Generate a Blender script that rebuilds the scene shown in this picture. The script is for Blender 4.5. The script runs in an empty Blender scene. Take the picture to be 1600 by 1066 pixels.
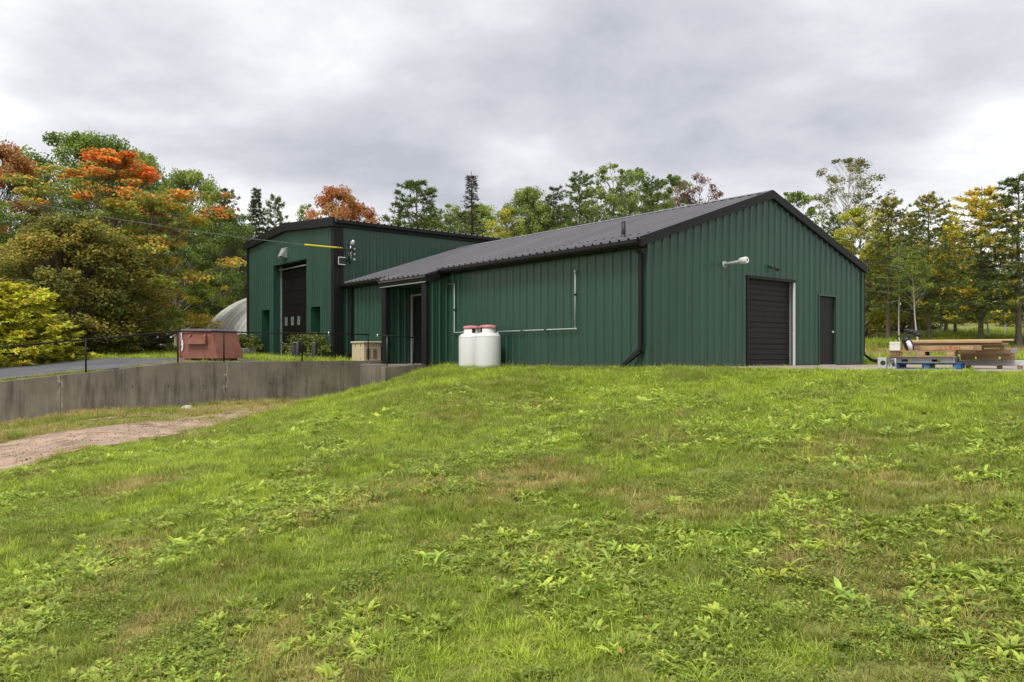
import bpy, math, random
import numpy as np
from mathutils import Vector, Matrix

R = math.radians
SC = bpy.context.scene
COL = SC.collection
random.seed(7)

# ------------------------------------------------------------------ camera
EYE = 0.27                      # eye height above the floor slab of the low building
F = 1247.0 / 1600.0
cd = bpy.data.cameras.new('camera')
cam = bpy.data.objects.new('camera', cd)
COL.objects.link(cam)
cd.sensor_width = 36.0
cd.lens = 36.0 * F
cd.shift_y = 24.0 / 1600.0
cd.clip_end = 3000
cam.location = (0, 0, EYE)
cam.rotation_euler = (R(90), 0, 0)
SC.camera = cam

# ------------------------------------------------------------------ sky, sun, exposure
SUN_EL, SUN_AZ = R(60), R(212)       # azimuth clockwise from +Y (view direction): behind the camera, a little left
w = bpy.data.worlds.new('World')
SC.world = w
w.use_nodes = True
nt = w.node_tree
for n in list(nt.nodes):
    nt.nodes.remove(n)


def N(t, typ, **kw):
    n = t.nodes.new(typ)
    for k, v in kw.items():
        if k.startswith('i_'):
            key = k[2:]
            key = int(key) if key.isdigit() else key.replace('_', ' ')
            n.inputs[key].default_value = v
        else:
            setattr(n, k, v)
    return n


def L(t, a, ao, b, bi):
    t.links.new(a.outputs[ao], b.inputs[bi])


def ramp(t, stops, interp='LINEAR'):
    n = t.nodes.new('ShaderNodeValToRGB')
    e = n.color_ramp.elements
    while len(e) < len(stops):
        e.new(0.5)
    for el, (p, c) in zip(e, stops):
        el.position = p
        el.color = (c[0], c[1], c[2], 1) if hasattr(c, '__len__') else (c, c, c, 1)
    n.color_ramp.interpolation = interp
    return n


wo = N(nt, 'ShaderNodeOutputWorld')
sky = N(nt, 'ShaderNodeTexSky')
sky.sky_type = 'NISHITA'
sky.sun_disc = False
sky.sun_elevation = SUN_EL
sky.sun_rotation = SUN_AZ
sky.dust_density = 3
bg1 = N(nt, 'ShaderNodeBackground', i_Strength=0.07)
L(nt, sky, 0, bg1, 0)
tc = N(nt, 'ShaderNodeTexCoord')
sep = N(nt, 'ShaderNodeSeparateXYZ')
L(nt, tc, 'Generated', sep, 0)
zz = N(nt, 'ShaderNodeMath', operation='MAXIMUM', i_1=0.0)
L(nt, sep, 'Z', zz, 0)
za = N(nt, 'ShaderNodeMath', operation='ADD', i_1=0.22)
L(nt, zz, 0, za, 0)
dx = N(nt, 'ShaderNodeMath', operation='DIVIDE')
dy = N(nt, 'ShaderNodeMath', operation='DIVIDE')
L(nt, sep, 'X', dx, 0); L(nt, za, 0, dx, 1)
L(nt, sep, 'Y', dy, 0); L(nt, za, 0, dy, 1)
cmb = N(nt, 'ShaderNodeCombineXYZ', i_Z=3.7)
L(nt, dx, 0, cmb, 0); L(nt, dy, 0, cmb, 1)
n1 = N(nt, 'ShaderNodeTexNoise', i_Scale=1.3, i_Detail=8.0, i_Roughness=0.55, i_Distortion=0.1)
L(nt, cmb, 0, n1, 'Vector')
n2 = N(nt, 'ShaderNodeTexNoise', i_Scale=0.45, i_Detail=2.0, i_Roughness=0.5)
L(nt, cmb, 0, n2, 'Vector')
mx = N(nt, 'ShaderNodeMix', data_type='FLOAT')
mx.inputs[0].default_value = 0.45
L(nt, n1, 0, mx, 2); L(nt, n2, 0, mx, 3)
cr = ramp(nt, [(0.36, (0.36, 0.37, 0.41)), (0.44, (0.49, 0.493, 0.52)), (0.51, (0.65, 0.648, 0.665)), (0.58, (0.88, 0.873, 0.865))])
L(nt, mx, 0, cr, 0)
bg2 = N(nt, 'ShaderNodeBackground', i_Strength=0.92)
L(nt, cr, 0, bg2, 0)
mxs = N(nt, 'ShaderNodeMixShader', i_0=0.9)
L(nt, bg1, 0, mxs, 1); L(nt, bg2, 0, mxs, 2)
L(nt, mxs, 0, wo, 0)

sd = bpy.data.lights.new('sun', 'SUN')
sd.energy = 1.5
sd.angle = R(15)
sd.color = (1.0, 0.96, 0.9)
sun = bpy.data.objects.new('sun', sd)
COL.objects.link(sun)
sdir = Vector((math.sin(SUN_AZ) * math.cos(SUN_EL), math.cos(SUN_AZ) * math.cos(SUN_EL), math.sin(SUN_EL)))
sun.rotation_euler = sdir.to_track_quat('Z', 'Y').to_euler()
sun.location = (0, 0, 30)

SC.view_settings.view_transform = 'Standard'
SC.view_settings.look = 'None'
SC.view_settings.gamma = 1
SC.view_settings.use_curve_mapping = False
SC.view_settings.exposure = 0.78
SC.cycles.max_bounces = 6
SC.cycles.diffuse_bounces = 3
SC.cycles.glossy_bounces = 2
SC.cycles.transmission_bounces = 3
SC.cycles.transparent_max_bounces = 4
SC.cycles.caustics_reflective = False
SC.cycles.caustics_refractive = False

# ------------------------------------------------------------------ frames
TH = -R(50.9)                    # building frame in the world
OX, OY = 3.26, 19.2
CT, ST = math.cos(TH), math.sin(TH)


def b2w(X, Y):
    return OX + CT * X - ST * Y, OY + ST * X + CT * Y


def w2b(x, y):
    dx_, dy_ = x - OX, y - OY
    return CT * dx_ + ST * dy_, -ST * dx_ + CT * dy_


# ------------------------------------------------------------------ noise (value noise, numpy)
def _hash(ix, iy, seed):
    h = (ix.astype(np.int64) * 374761393 + iy.astype(np.int64) * 668265263 + seed * 974634777) & 0xffffffff
    h = ((h ^ (h >> 13)) * 1274126177) & 0xffffffff
    return ((h ^ (h >> 16)) & 0xffffff) / float(0xffffff)


def vnoise(x, y, seed=0):
    x = np.asarray(x, float); y = np.asarray(y, float)
    ix = np.floor(x); iy = np.floor(y)
    fx = x - ix; fy = y - iy
    fx = fx * fx * (3 - 2 * fx); fy = fy * fy * (3 - 2 * fy)
    a = _hash(ix, iy, seed); b = _hash(ix + 1, iy, seed)
    c = _hash(ix, iy + 1, seed); d = _hash(ix + 1, iy + 1, seed)
    return (a * (1 - fx) + b * fx) * (1 - fy) + (c * (1 - fx) + d * fx) * fy


def fbm(x, y, seed=0, octv=4):
    s = 0; a = 0.5; t = 0
    for o in range(octv):
        s = s + a * vnoise(np.asarray(x) * 2 ** o + 17.3 * o, np.asarray(y) * 2 ** o - 9.1 * o, seed + o)
        t += a; a *= 0.5
    return s / t


def sstep(a, b, x):
    t = np.clip((np.asarray(x, float) - a) / (b - a), 0, 1)
    return t * t * (3 - 2 * t)


# ------------------------------------------------------------------ terrain height
def z_low(x, y):
    return np.interp(y, [-20, 0, 8, 13, 17, 21, 24, 30], [-2.2, -1.95, -1.75, -1.6, -1.42, -1.27, -1.17, -1.1])


def x_edge(y):
    return np.interp(y, [-20, 0, 8, 13, 17, 20, 24, 30], [-40, -22, -13.5, -8.4, -7.5, -6.9, -6.8, -6.8])


def zg(x, y):
    """height of the ground at world x, y"""
    x = np.asarray(x, float); y = np.asarray(y, float)
    X, Y = w2b(x, y)
    dF = np.maximum(0.0, -Y)
    H = -0.05 - 1.9 * np.power(np.minimum(dF / 14.65, 1.15), 1.12)
    lo = z_low(x, y)
    S = sstep(0.0, 4.6, x - x_edge(y))
    lawn = np.minimum(lo, H) + (np.maximum(H, lo) - np.minimum(lo, H)) * np.where(H > lo, S, 0)
    up = np.maximum(0.05 - 0.1 * np.maximum(0, -Y - 7.3), -1.4) + 0.018 * np.clip(-12.3 - X, 0, 30)
    dip = (Y > -0.9) | (X > -8.7)
    z = np.where(X < -12.15, up, lawn)
    # rise of the land behind
    back = np.maximum(0, y - 31.0)
    back = np.where(back < 4, back * back / 8, back - 2)
    fr = sstep(-14, 12, x)
    cap = 60
    rise = np.minimum(back, cap) * (0.012 + 0.088 * fr) * np.where(np.asarray(x) > 11, 1, 1)
    z = z + np.where(Y > -4, rise, 0)
    bump = (fbm(x * 0.9, y * 0.9, 3, 3) - 0.5) * 0.10 + (fbm(x * 0.22, y * 0.22, 5, 2) - 0.5) * 0.16
    soft = sstep(0.3, 3.0, dF) * (X > -12.15) + (X <= -12.15) * 0.25 + sstep(33, 38, y)
    return z + bump * np.clip(soft, 0, 1)


def zgf(x, y):
    return float(zg(np.array([x]), np.array([y]))[0])


def at(px, depth):
    """lateral world x of a picture column at a depth"""
    return (px - 800.0) / 1247.0 * depth


def zpx(py, depth):
    return EYE + (557.0 - py) * depth / 1247.0


def hit(px, py):
    """where the line of sight through a picture point meets the ground"""
    a = (px - 800) / 1247.0; b = (557 - py) / 1247.0
    for d in np.arange(2.0, 40, 0.02):
        if EYE + b * d <= zgf(a * d, d):
            return a * d, d
    return a * 40, 40


# ------------------------------------------------------------------ object helpers
def tag(o, label=None, cat=None, group=None, kind=None):
    if label: o['label'] = label
    if cat: o['category'] = cat
    if group: o['group'] = group
    if kind: o['kind'] = kind
    return o


def empty(name, loc=(0, 0, 0), rz=0.0, parent=None):
    o = bpy.data.objects.new(name, None)
    COL.objects.link(o)
    o.location = loc
    o.rotation_euler = (0, 0, rz)
    o.empty_display_size = 0.2
    if parent: o.parent = parent
    return o


def bempty(name):
    """an Empty carrying the building frame"""
    return empty(name, (OX, OY, 0), TH)


def copy_tree(o, parent=None):
    c = o.copy(); COL.objects.link(c); c.parent = parent
    for ch in o.children:
        copy_tree(ch, c)
    return c


def link_mesh(name, me, mat, parent=None):
    o = bpy.data.objects.new(name, me)
    COL.objects.link(o)
    if mat is not None:
        me.materials.append(mat)
    if parent: o.parent = parent
    return o


class MB:
    """collects shapes; build() links them as one mesh object"""
    def __init__(self):
        self.v = []; self.f = []; self.sm = []

    def add(self, vs, fs, smooth=False):
        b = len(self.v)
        self.v += [tuple(p) for p in vs]
        self.f += [tuple(b + i for i in f) for f in fs]
        self.sm += [smooth] * len(fs)
        return self

    def box(self, x0, x1, y0, y1, z0, z1):
        vs = [(x0, y0, z0), (x1, y0, z0), (x1, y1, z0), (x0, y1, z0), (x0, y0, z1), (x1, y0, z1), (x1, y1, z1), (x0, y1, z1)]
        return self.add(vs, [(0, 3, 2, 1), (4, 5, 6, 7), (0, 1, 5, 4), (1, 2, 6, 5), (2, 3, 7, 6), (3, 0, 4, 7)])

    def cbox(self, x0, x1, y0, y1, z0, z1, c=0.01):
        """box with chamfered edges on top and verticals"""
        def ring(z, i):
            return [(x0 + i + c, y0 + i, z), (x1 - i - c, y0 + i, z), (x1 - i, y0 + i + c, z), (x1 - i, y1 - i - c, z),
                    (x1 - i - c, y1 - i, z), (x0 + i + c, y1 - i, z), (x0 + i, y1 - i - c, z), (x0 + i, y0 + i + c, z)]
        vs = ring(z0 + c, 0) + ring(z1 - c, 0) + ring(z1, c) + ring(z0, c)
        fs = []
        for a, b in ((0, 8), (8, 16), (24, 0)):
            for k in range(8):
                j = (k + 1) % 8
                fs.append((a + k, a + j, b + j, b + k))
        fs.append(tuple(range(16, 24))); fs.append(tuple(reversed(range(24, 32))))
        return self.add(vs, fs)

    def hexa(self, p):
        """eight corners: four below, four above, same order"""
        return self.add(p, [(0, 3, 2, 1), (4, 5, 6, 7), (0, 1, 5, 4), (1, 2, 6, 5), (2, 3, 7, 6), (3, 0, 4, 7)])

    def tube(self, pts, r, n=8, caps=True):
        pts = [Vector(p) for p in pts]
        rs = r if hasattr(r, '__len__') else [r] * len(pts)
        vs = []
        for i, p in enumerate(pts):
            t = (pts[min(i + 1, len(pts) - 1)] - pts[max(i - 1, 0)])
            if t.length < 1e-9: t = Vector((0, 0, 1))
            t.normalize()
            ref = Vector((0, 0, 1)) if abs(t.z) < 0.9 else Vector((1, 0, 0))
            a = t.cross(ref).normalized(); b = t.cross(a).normalized()
            for k in range(n):
                q = 2 * math.pi * k / n
                vs.append(p + (a * math.cos(q) + b * math.sin(q)) * rs[i])
        fs = []
        for i in range(len(pts) - 1):
            for k in range(n):
                j = (k + 1) % n
                fs.append((i * n + k, i * n + j, (i + 1) * n + j, (i + 1) * n + k))
        self.add(vs, fs, True)
        if caps:
            b = len(self.v) - len(vs)
            self.f.append(tuple(b + k for k in reversed(range(n)))); self.sm.append(False)
            self.f.append(tuple(b + (len(pts) - 1) * n + k for k in range(n))); self.sm.append(False)
        return self

    def lathe(self, prof, n=24, cx=0, cy=0):
        vs = []; fs = []
        for (r, z) in prof:
            for k in range(n):
                q = 2 * math.pi * k / n
                vs.append((cx + r * math.cos(q), cy + r * math.sin(q), z))
        for i in range(len(prof) - 1):
            for k in range(n):
                j = (k + 1) % n
                fs.append((i * n + k, i * n + j, (i + 1) * n + j, (i + 1) * n + k))
        return self.add(vs, fs, True)

    def build(self, name, mat, parent=None):
        me = bpy.data.meshes.new(name)
        me.from_pydata(self.v, [], self.f)
        me.polygons.foreach_set('use_smooth', self.sm)
        me.update()
        return link_mesh(name, me, mat, parent)


def mesh_np(name, v, faces, col=None, smooth=False):
    """fast mesh from arrays; faces (n,k)"""
    me = bpy.data.meshes.new(name)
    v = np.asarray(v, np.float32); faces = np.asarray(faces, np.int32)
    nf, k = faces.shape
    me.vertices.add(len(v)); me.vertices.foreach_set('co', v.ravel())
    me.loops.add(nf * k); me.loops.foreach_set('vertex_index', faces.ravel())
    me.polygons.add(nf)
    me.polygons.foreach_set('loop_start', np.arange(0, nf * k, k, dtype=np.int32))
    me.polygons.foreach_set('loop_total', np.full(nf, k, np.int32))
    if smooth: me.polygons.foreach_set('use_smooth', np.ones(nf, bool))
    me.update(calc_edges=True)
    if col is not None:
        a = me.attributes.new('col', 'FLOAT_COLOR', 'POINT')
        c4 = np.ones((len(v), 4), np.float32); c4[:, :3] = col
        a.data.foreach_set('color', c4.ravel())
    return me


# ------------------------------------------------------------------ materials
def new_mat(name):
    m = bpy.data.materials.new(name)
    m.use_nodes = True
    t = m.node_tree
    p = t.nodes['Principled BSDF']
    return m, t, p


def pm(name, col, rough=0.6, metal=0.0, var=0.15, scale=3.0, bump=0.0, bscale=40.0, stretch=(1, 1, 1), col2=None, spec=0.5, dirt=None):
    m, t, p = new_mat(name)
    tcn = N(t, 'ShaderNodeTexCoord')
    mp = N(t, 'ShaderNodeMapping'); mp.inputs['Scale'].default_value = stretch
    L(t, tcn, 'Object', mp, 0)
    nz = N(t, 'ShaderNodeTexNoise', i_Scale=scale, i_Detail=5.0, i_Roughness=0.6)
    L(t, mp, 0, nz, 'Vector')
    c2 = col2 or tuple(c * (1 - var) for c in col)
    c1 = tuple(min(1, c * (1 + var)) for c in col)
    rp = ramp(t, [(0.3, c2), (0.7, c1)])
    L(t, nz, 0, rp, 0)
    src = rp
    if dirt:
        nd = N(t, 'ShaderNodeTexNoise', i_Scale=dirt[1], i_Detail=6.0, i_Roughness=0.7)
        L(t, tcn, 'Object', nd, 'Vector')
        dr = ramp(t, [(dirt[2], 0), (dirt[2] + 0.12, 1)])
        L(t, nd, 0, dr, 0)
        mixc = N(t, 'ShaderNodeMix', data_type='RGBA')
        L(t, dr, 0, mixc, 0); L(t, rp, 0, mixc, 6)
        mixc.inputs[7].default_value = (*dirt[0], 1)
        t.links.new(mixc.outputs[2], p.inputs['Base Color'])
    else:
        L(t, rp, 0, p, 'Base Color')
    rr = N(t, 'ShaderNodeMapRange', i_3=max(0, rough - 0.08), i_4=min(1, rough + 0.1))
    L(t, nz, 0, rr, 0); L(t, rr, 0, p, 'Roughness')
    p.inputs['Metallic'].default_value = metal
    p.inputs['Specular IOR Level'].default_value = spec
    if bump:
        nb = N(t, 'ShaderNodeTexNoise', i_Scale=bscale, i_Detail=4.0)
        L(t, mp, 0, nb, 'Vector')
        bp = N(t, 'ShaderNodeBump', i_Strength=bump, i_Distance=0.02)
        L(t, nb, 0, bp, 'Height'); L(t, bp, 0, p, 'Normal')
    return m


def leaf_mat(name, trans=0.35, rnd=0.16):
    m, t, p = new_mat(name)
    at_ = N(t, 'ShaderNodeAttribute', attribute_name='col')
    oi = N(t, 'ShaderNodeObjectInfo')
    mr = N(t, 'ShaderNodeMapRange', i_3=1.68 * (1 - rnd), i_4=1.68 * (1 + rnd))
    L(t, oi, 'Random', mr, 0)
    hs = N(t, 'ShaderNodeHueSaturation', i_Saturation=1.02)
    L(t, mr, 0, hs, 'Value'); L(t, at_, 'Color', hs, 'Color')
    L(t, hs, 0, p, 'Base Color')
    p.inputs['Roughness'].default_value = 0.65
    p.inputs['Specular IOR Level'].default_value = 0.25
    tr = N(t, 'ShaderNodeBsdfTranslucent')
    L(t, hs, 0, tr, 0)
    ms = N(t, 'ShaderNodeMixShader', i_0=trans)
    L(t, p, 0, ms, 1); L(t, tr, 0, ms, 2)
    L(t, ms, 0, t.nodes['Material Output'], 0)
    return m


GREEN = (0.025, 0.076, 0.050)
M = {}
M['green'] = pm('green_steel', GREEN, 0.36, 0, 0.10, 1.2, stretch=(2, 2, 0.25), spec=0.5, col2=(0.020, 0.063, 0.042))
def vary(m, amt, splash=None):
    t = m.node_tree; p = t.nodes['Principled BSDF']
    src = p.inputs['Base Color'].links[0].from_socket
    oi = N(t, 'ShaderNodeObjectInfo'); mr = N(t, 'ShaderNodeMapRange', i_3=1 - amt, i_4=1 + amt); L(t, oi, 'Random', mr, 0)
    hs = N(t, 'ShaderNodeHueSaturation'); t.links.new(src, hs.inputs['Color']); L(t, mr, 0, hs, 'Value')
    out = hs.outputs[0]
    if splash:
        tcn = N(t, 'ShaderNodeTexCoord'); sp = N(t, 'ShaderNodeSeparateXYZ'); L(t, tcn, 'Object', sp, 0)
        nz = N(t, 'ShaderNodeTexNoise', i_Scale=7.0, i_Detail=6.0, i_Roughness=0.7); L(t, tcn, 'Object', nz, 'Vector')
        a = N(t, 'ShaderNodeMapRange', i_1=0.0, i_2=0.5, i_3=0.42, i_4=0.0); L(t, sp, 'Z', a, 0)
        r2 = ramp(t, [(0.42, 0), (0.62, 1)]); L(t, nz, 0, r2, 0)
        mu = N(t, 'ShaderNodeMath', operation='MULTIPLY'); L(t, a, 0, mu, 0); L(t, r2, 0, mu, 1)
        mx_ = N(t, 'ShaderNodeMix', data_type='RGBA'); L(t, mu, 0, mx_, 0); t.links.new(out, mx_.inputs[6]); mx_.inputs[7].default_value = (*splash, 1)
        out = mx_.outputs[2]
    t.links.new(out, p.inputs['Base Color'])


vary(M['green'], 0.06, (0.085, 0.08, 0.055))
M['black'] = pm('black_trim', (0.010, 0.0095, 0.011), 0.55, 0, 0.2, 2, spec=0.3)
M['roof'] = pm('charcoal_roof', (0.15, 0.145, 0.156), 0.40, 0, 0.12, 0.9, stretch=(1.5, 0.3, 1))
vary(M['roof'], 0.10)
M['white'] = pm('white_paint', (0.78, 0.78, 0.77), 0.4, 0, 0.04, 3)
M['tank'] = pm('tank_white', (0.74, 0.74, 0.745), 0.33, 0, 0.03, 4, dirt=((0.5, 0.48, 0.44), 6, 0.72))
M['red'] = pm('faded_red', (0.40, 0.06, 0.07), 0.6, 0, 0.3, 14, col2=(0.62, 0.36, 0.36))
M['door'] = pm('dark_door', (0.013, 0.0115, 0.0115), 0.55, 0, 0.2, 3, spec=0.3)
M['door_brown'] = pm('brown_black_door', (0.006, 0.005, 0.0045), 0.6, 0, 0.2, 3, spec=0.2)
M['glass'] = pm('dark_glass', (0.012, 0.013, 0.014), 0.06, 0, 0.05, 2, spec=0.6)
M['pane'] = pm('pane_glass', (0.16, 0.18, 0.18), 0.08, 0, 0.3, 9, spec=0.8)
M['galv'] = pm('galvanised', (0.55, 0.57, 0.57), 0.38, 0.6, 0.15, 12)
M['alu'] = pm('aluminium', (0.62, 0.62, 0.62), 0.35, 0.5, 0.1, 5)
M['pipe'] = pm('grey_pipe', (0.42, 0.46, 0.45), 0.5, 0, 0.1, 6)
M['plastic'] = pm('black_plastic', (0.02, 0.02, 0.022), 0.5, 0, 0.15, 6)
M['beige'] = pm('beige_metal', (0.62, 0.50, 0.35), 0.5, 0, 0.05, 3)
M['bollard'] = pm('bollard_black', (0.025, 0.023, 0.025), 0.6, 0, 0.2, 6)
M['rust'] = pm('brown_red_steel', (0.26, 0.10, 0.066), 0.6, 0, 0.2, 5, bump=0.1, bscale=20, dirt=((0.5, 0.36, 0.32), 4, 0.66))
M['lid'] = pm('grey_lid', (0.12, 0.12, 0.14), 0.55, 0, 0.15, 3)
M['wood'] = pm('pallet_wood', (0.42, 0.28, 0.15), 0.75, 0, 0.25, 5, bump=0.2, bscale=30, stretch=(1, 8, 8))
M['wood2'] = pm('worn_wood', (0.30, 0.20, 0.12), 0.8, 0, 0.3, 5, bump=0.2, bscale=30, stretch=(1, 8, 8))
M['woodl'] = pm('light_wood', (0.62, 0.47, 0.27), 0.7, 0, 0.18, 4, bump=0.15, bscale=30, stretch=(1, 8, 8))
M['woodg'] = pm('grey_wood', (0.28, 0.28, 0.29), 0.85, 0, 0.25, 5, bump=0.2, bscale=30, stretch=(1, 8, 8))
M['blue'] = pm('blue_paint', (0.02, 0.10, 0.30), 0.65, 0, 0.3, 7, bump=0.15, dirt=((0.18, 0.2, 0.24), 6, 0.68))
M['beam'] = pm('weathered_white', (0.55, 0.55, 0.57), 0.7, 0, 0.15, 4, dirt=((0.3, 0.28, 0.27), 5, 0.6))
M['foam'] = pm('white_foam', (0.72, 0.7, 0.62), 0.8, 0, 0.06, 3)
M['bagw'] = pm('bag_white', (0.7, 0.7, 0.75), 0.6, 0, 0.08, 9)
M['ink'] = pm('red_ink', (0.5, 0.10, 0.07), 0.8, 0, 0.2, 30)
M['yellow'] = pm('yellow_sleeve', (0.85, 0.66, 0.02), 0.4, 0, 0.05, 5)
M['wire'] = pm('wire_grey', (0.2, 0.22, 0.2), 0.5, 0.2, 0.2, 2)
M['hut'] = pm('hut_steel', (0.40, 0.40, 0.36), 0.55, 0.1, 0.15, 1.0, dirt=((0.30, 0.28, 0.22), 0.8, 0.6))
M['bark'] = pm('grey_bark', (0.16, 0.13, 0.105), 0.9, 0, 0.35, 5, bump=0.5, bscale=12, stretch=(4, 4, 1))
M['barkd'] = pm('dark_bark', (0.07, 0.058, 0.048), 0.9, 0, 0.35, 5, bump=0.5, bscale=12, stretch=(4, 4, 1))
M['birch'] = pm('birch_bark', (0.62, 0.58, 0.52), 0.8, 0, 0.1, 6, stretch=(1, 1, 4), dirt=((0.10, 0.08, 0.07), 5, 0.63))
M['leaf'] = leaf_mat('leaf', 0.38)
M['needle'] = leaf_mat('needle', 0.22)


def concrete_mat(name, joints, base=(0.30, 0.257, 0.212), dark=(0.12, 0.10, 0.083), white=True):
    """board-marked concrete: vertical runs, dark top stains, white bloom by the joints (object space Y along the wall)"""
    m, t, p = new_mat(name)
    tcn = N(t, 'ShaderNodeTexCoord')
    mp = N(t, 'ShaderNodeMapping'); mp.inputs['Scale'].default_value = (1, 1, 0.12)
    L(t, tcn, 'Object', mp, 0)
    a = N(t, 'ShaderNodeTexNoise', i_Scale=5.5, i_Detail=8.0, i_Roughness=0.62); L(t, mp, 0, a, 'Vector')
    b = N(t, 'ShaderNodeTexNoise', i_Scale=0.9, i_Detail=4.0, i_Roughness=0.6); L(t, tcn, 'Object', b, 'Vector')
    mm = N(t, 'ShaderNodeMix', data_type='FLOAT'); mm.inputs[0].default_value = 0.4
    L(t, a, 0, mm, 2); L(t, b, 0, mm, 3)
    rp = ramp(t, [(0.40, dark), (0.49, tuple(0.7 * c for c in base)), (0.60, base)])
    L(t, mm, 0, rp, 0)
    sp = N(t, 'ShaderNodeSeparateXYZ'); L(t, tcn, 'Object', sp, 0)
    # fine form-board lines
    wv = N(t, 'ShaderNodeTexNoise', i_Scale=9.0, i_Detail=3.0); L(t, mp, 0, wv, 'Vector')
    # stain band with a ragged foot running from the coping
    g = N(t, 'ShaderNodeMapRange', i_1=-0.75, i_2=0.15); L(t, sp, 'Z', g, 0)
    ga = N(t, 'ShaderNodeMath', operation='MULTIPLY'); L(t, g, 0, ga, 0)
    st = ramp(t, [(0.46, 0), (0.62, 1)]); L(t, a, 0, st, 0); L(t, st, 0, ga, 1)
    gb = N(t, 'ShaderNodeMath', operation='MULTIPLY', i_1=0.6); L(t, ga, 0, gb, 0)
    dk = N(t, 'ShaderNodeMix', data_type='RGBA'); L(t, gb, 0, dk, 0); L(t, rp, 0, dk, 6)
    dk.inputs[7].default_value = (*dark, 1)
    last = dk.outputs[2]
    if white:
        wob = N(t, 'ShaderNodeTexNoise', i_Scale=5.0, i_Detail=3.0); L(t, tcn, 'Object', wob, 'Vector')
        for j in joints:
            s1 = N(t, 'ShaderNodeMath', operation='SUBTRACT', i_1=j); L(t, sp, 'Y', s1, 0)
            s2 = N(t, 'ShaderNodeMath', operation='MULTIPLY_ADD', i_1=0.5, i_2=-0.25); L(t, wob, 0, s2, 0)
            s3 = N(t, 'ShaderNodeMath', operation='ADD'); L(t, s1, 0, s3, 0); L(t, s2, 0, s3, 1)
            s4 = N(t, 'ShaderNodeMath', operation='ABSOLUTE'); L(t, s3, 0, s4, 0)
            s5 = N(t, 'ShaderNodeMapRange', i_1=0.006, i_2=0.035, i_3=0.6, i_4=0.0); L(t, s4, 0, s5, 0)
            nn = ramp(t, [(0.42, 0), (0.52, 1)]); L(t, wv, 0, nn, 0)
            s6 = N(t, 'ShaderNodeMath', operation='MULTIPLY'); L(t, s5, 0, s6, 0); L(t, nn, 0, s6, 1)
            mw = N(t, 'ShaderNodeMix', data_type='RGBA'); L(t, s6, 0, mw, 0)
            t.links.new(last, mw.inputs[6]); mw.inputs[7].default_value = (0.62, 0.58, 0.52, 1)
            last = mw.outputs[2]
    t.links.new(last, p.inputs['Base Color'])
    p.inputs['Roughness'].default_value = 0.9
    bp = N(t, 'ShaderNodeBump', i_Strength=0.35, i_Distance=0.02)
    L(t, wv, 0, bp, 'Height'); L(t, bp, 0, p, 'Normal')
    return m


M['conc'] = concrete_mat('retaining_concrete', (-10.44, -5.91))
M['conc2'] = concrete_mat('stoop_concrete', (), base=(0.28, 0.24, 0.19), dark=(0.10, 0.085, 0.07), white=False)
M['planter'] = pm('planter_concrete', (0.22, 0.22, 0.21), 0.9, 0, 0.25, 5, bump=0.3)
M['pad'] = pm('pad_concrete', (0.40, 0.33, 0.28), 0.9, 0, 0.16, 1.5, bump=0.3, bscale=25, dirt=((0.27, 0.19, 0.15), 0.7, 0.5))
M['asphalt'] = pm('asphalt', (0.105, 0.105, 0.115), 0.9, 0, 0.25, 0.7, bump=0.4, bscale=60, dirt=((0.17, 0.155, 0.13), 0.5, 0.56))
M['dirt'] = pm('red_dirt', (0.40, 0.285, 0.20), 0.95, 0, 0.3, 2.3, bump=1.0, bscale=9, dirt=((0.21, 0.135, 0.08), 1.8, 0.52))
M['mound'] = pm('bare_red_earth', (0.26, 0.135, 0.085), 0.95, 0, 0.25, 1.1, bump=0.8, bscale=9, dirt=((0.15, 0.08, 0.05), 1.2, 0.58))


def ground_mat():
    m, t, p = new_mat('thatch_ground')
    tcn = N(t, 'ShaderNodeTexCoord')
    a = N(t, 'ShaderNodeTexNoise', i_Scale=0.8, i_Detail=6.0, i_Roughness=0.65); L(t, tcn, 'Object', a, 'Vector')
    b = N(t, 'ShaderNodeTexNoise', i_Scale=45.0, i_Detail=6.0, i_Roughness=0.75); L(t, tcn, 'Object', b, 'Vector')
    mm = N(t, 'ShaderNodeMix', data_type='FLOAT'); mm.inputs[0].default_value = 0.5
    L(t, a, 0, mm, 2); L(t, b, 0, mm, 3)
    rp = ramp(t, [(0.30, (0.18, 0.14, 0.065)), (0.44, (0.26, 0.245, 0.075)), (0.56, (0.24, 0.28, 0.055)), (0.70, (0.36, 0.31, 0.12))])
    L(t, mm, 0, rp, 0); L(t, rp, 0, p, 'Base Color')
    p.inputs['Roughness'].default_value = 0.95
    bp = N(t, 'ShaderNodeBump', i_Strength=0.7, i_Distance=0.03); L(t, b, 0, bp, 'Height'); L(t, bp, 0, p, 'Normal')
    return m


M['ground'] = ground_mat()


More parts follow.
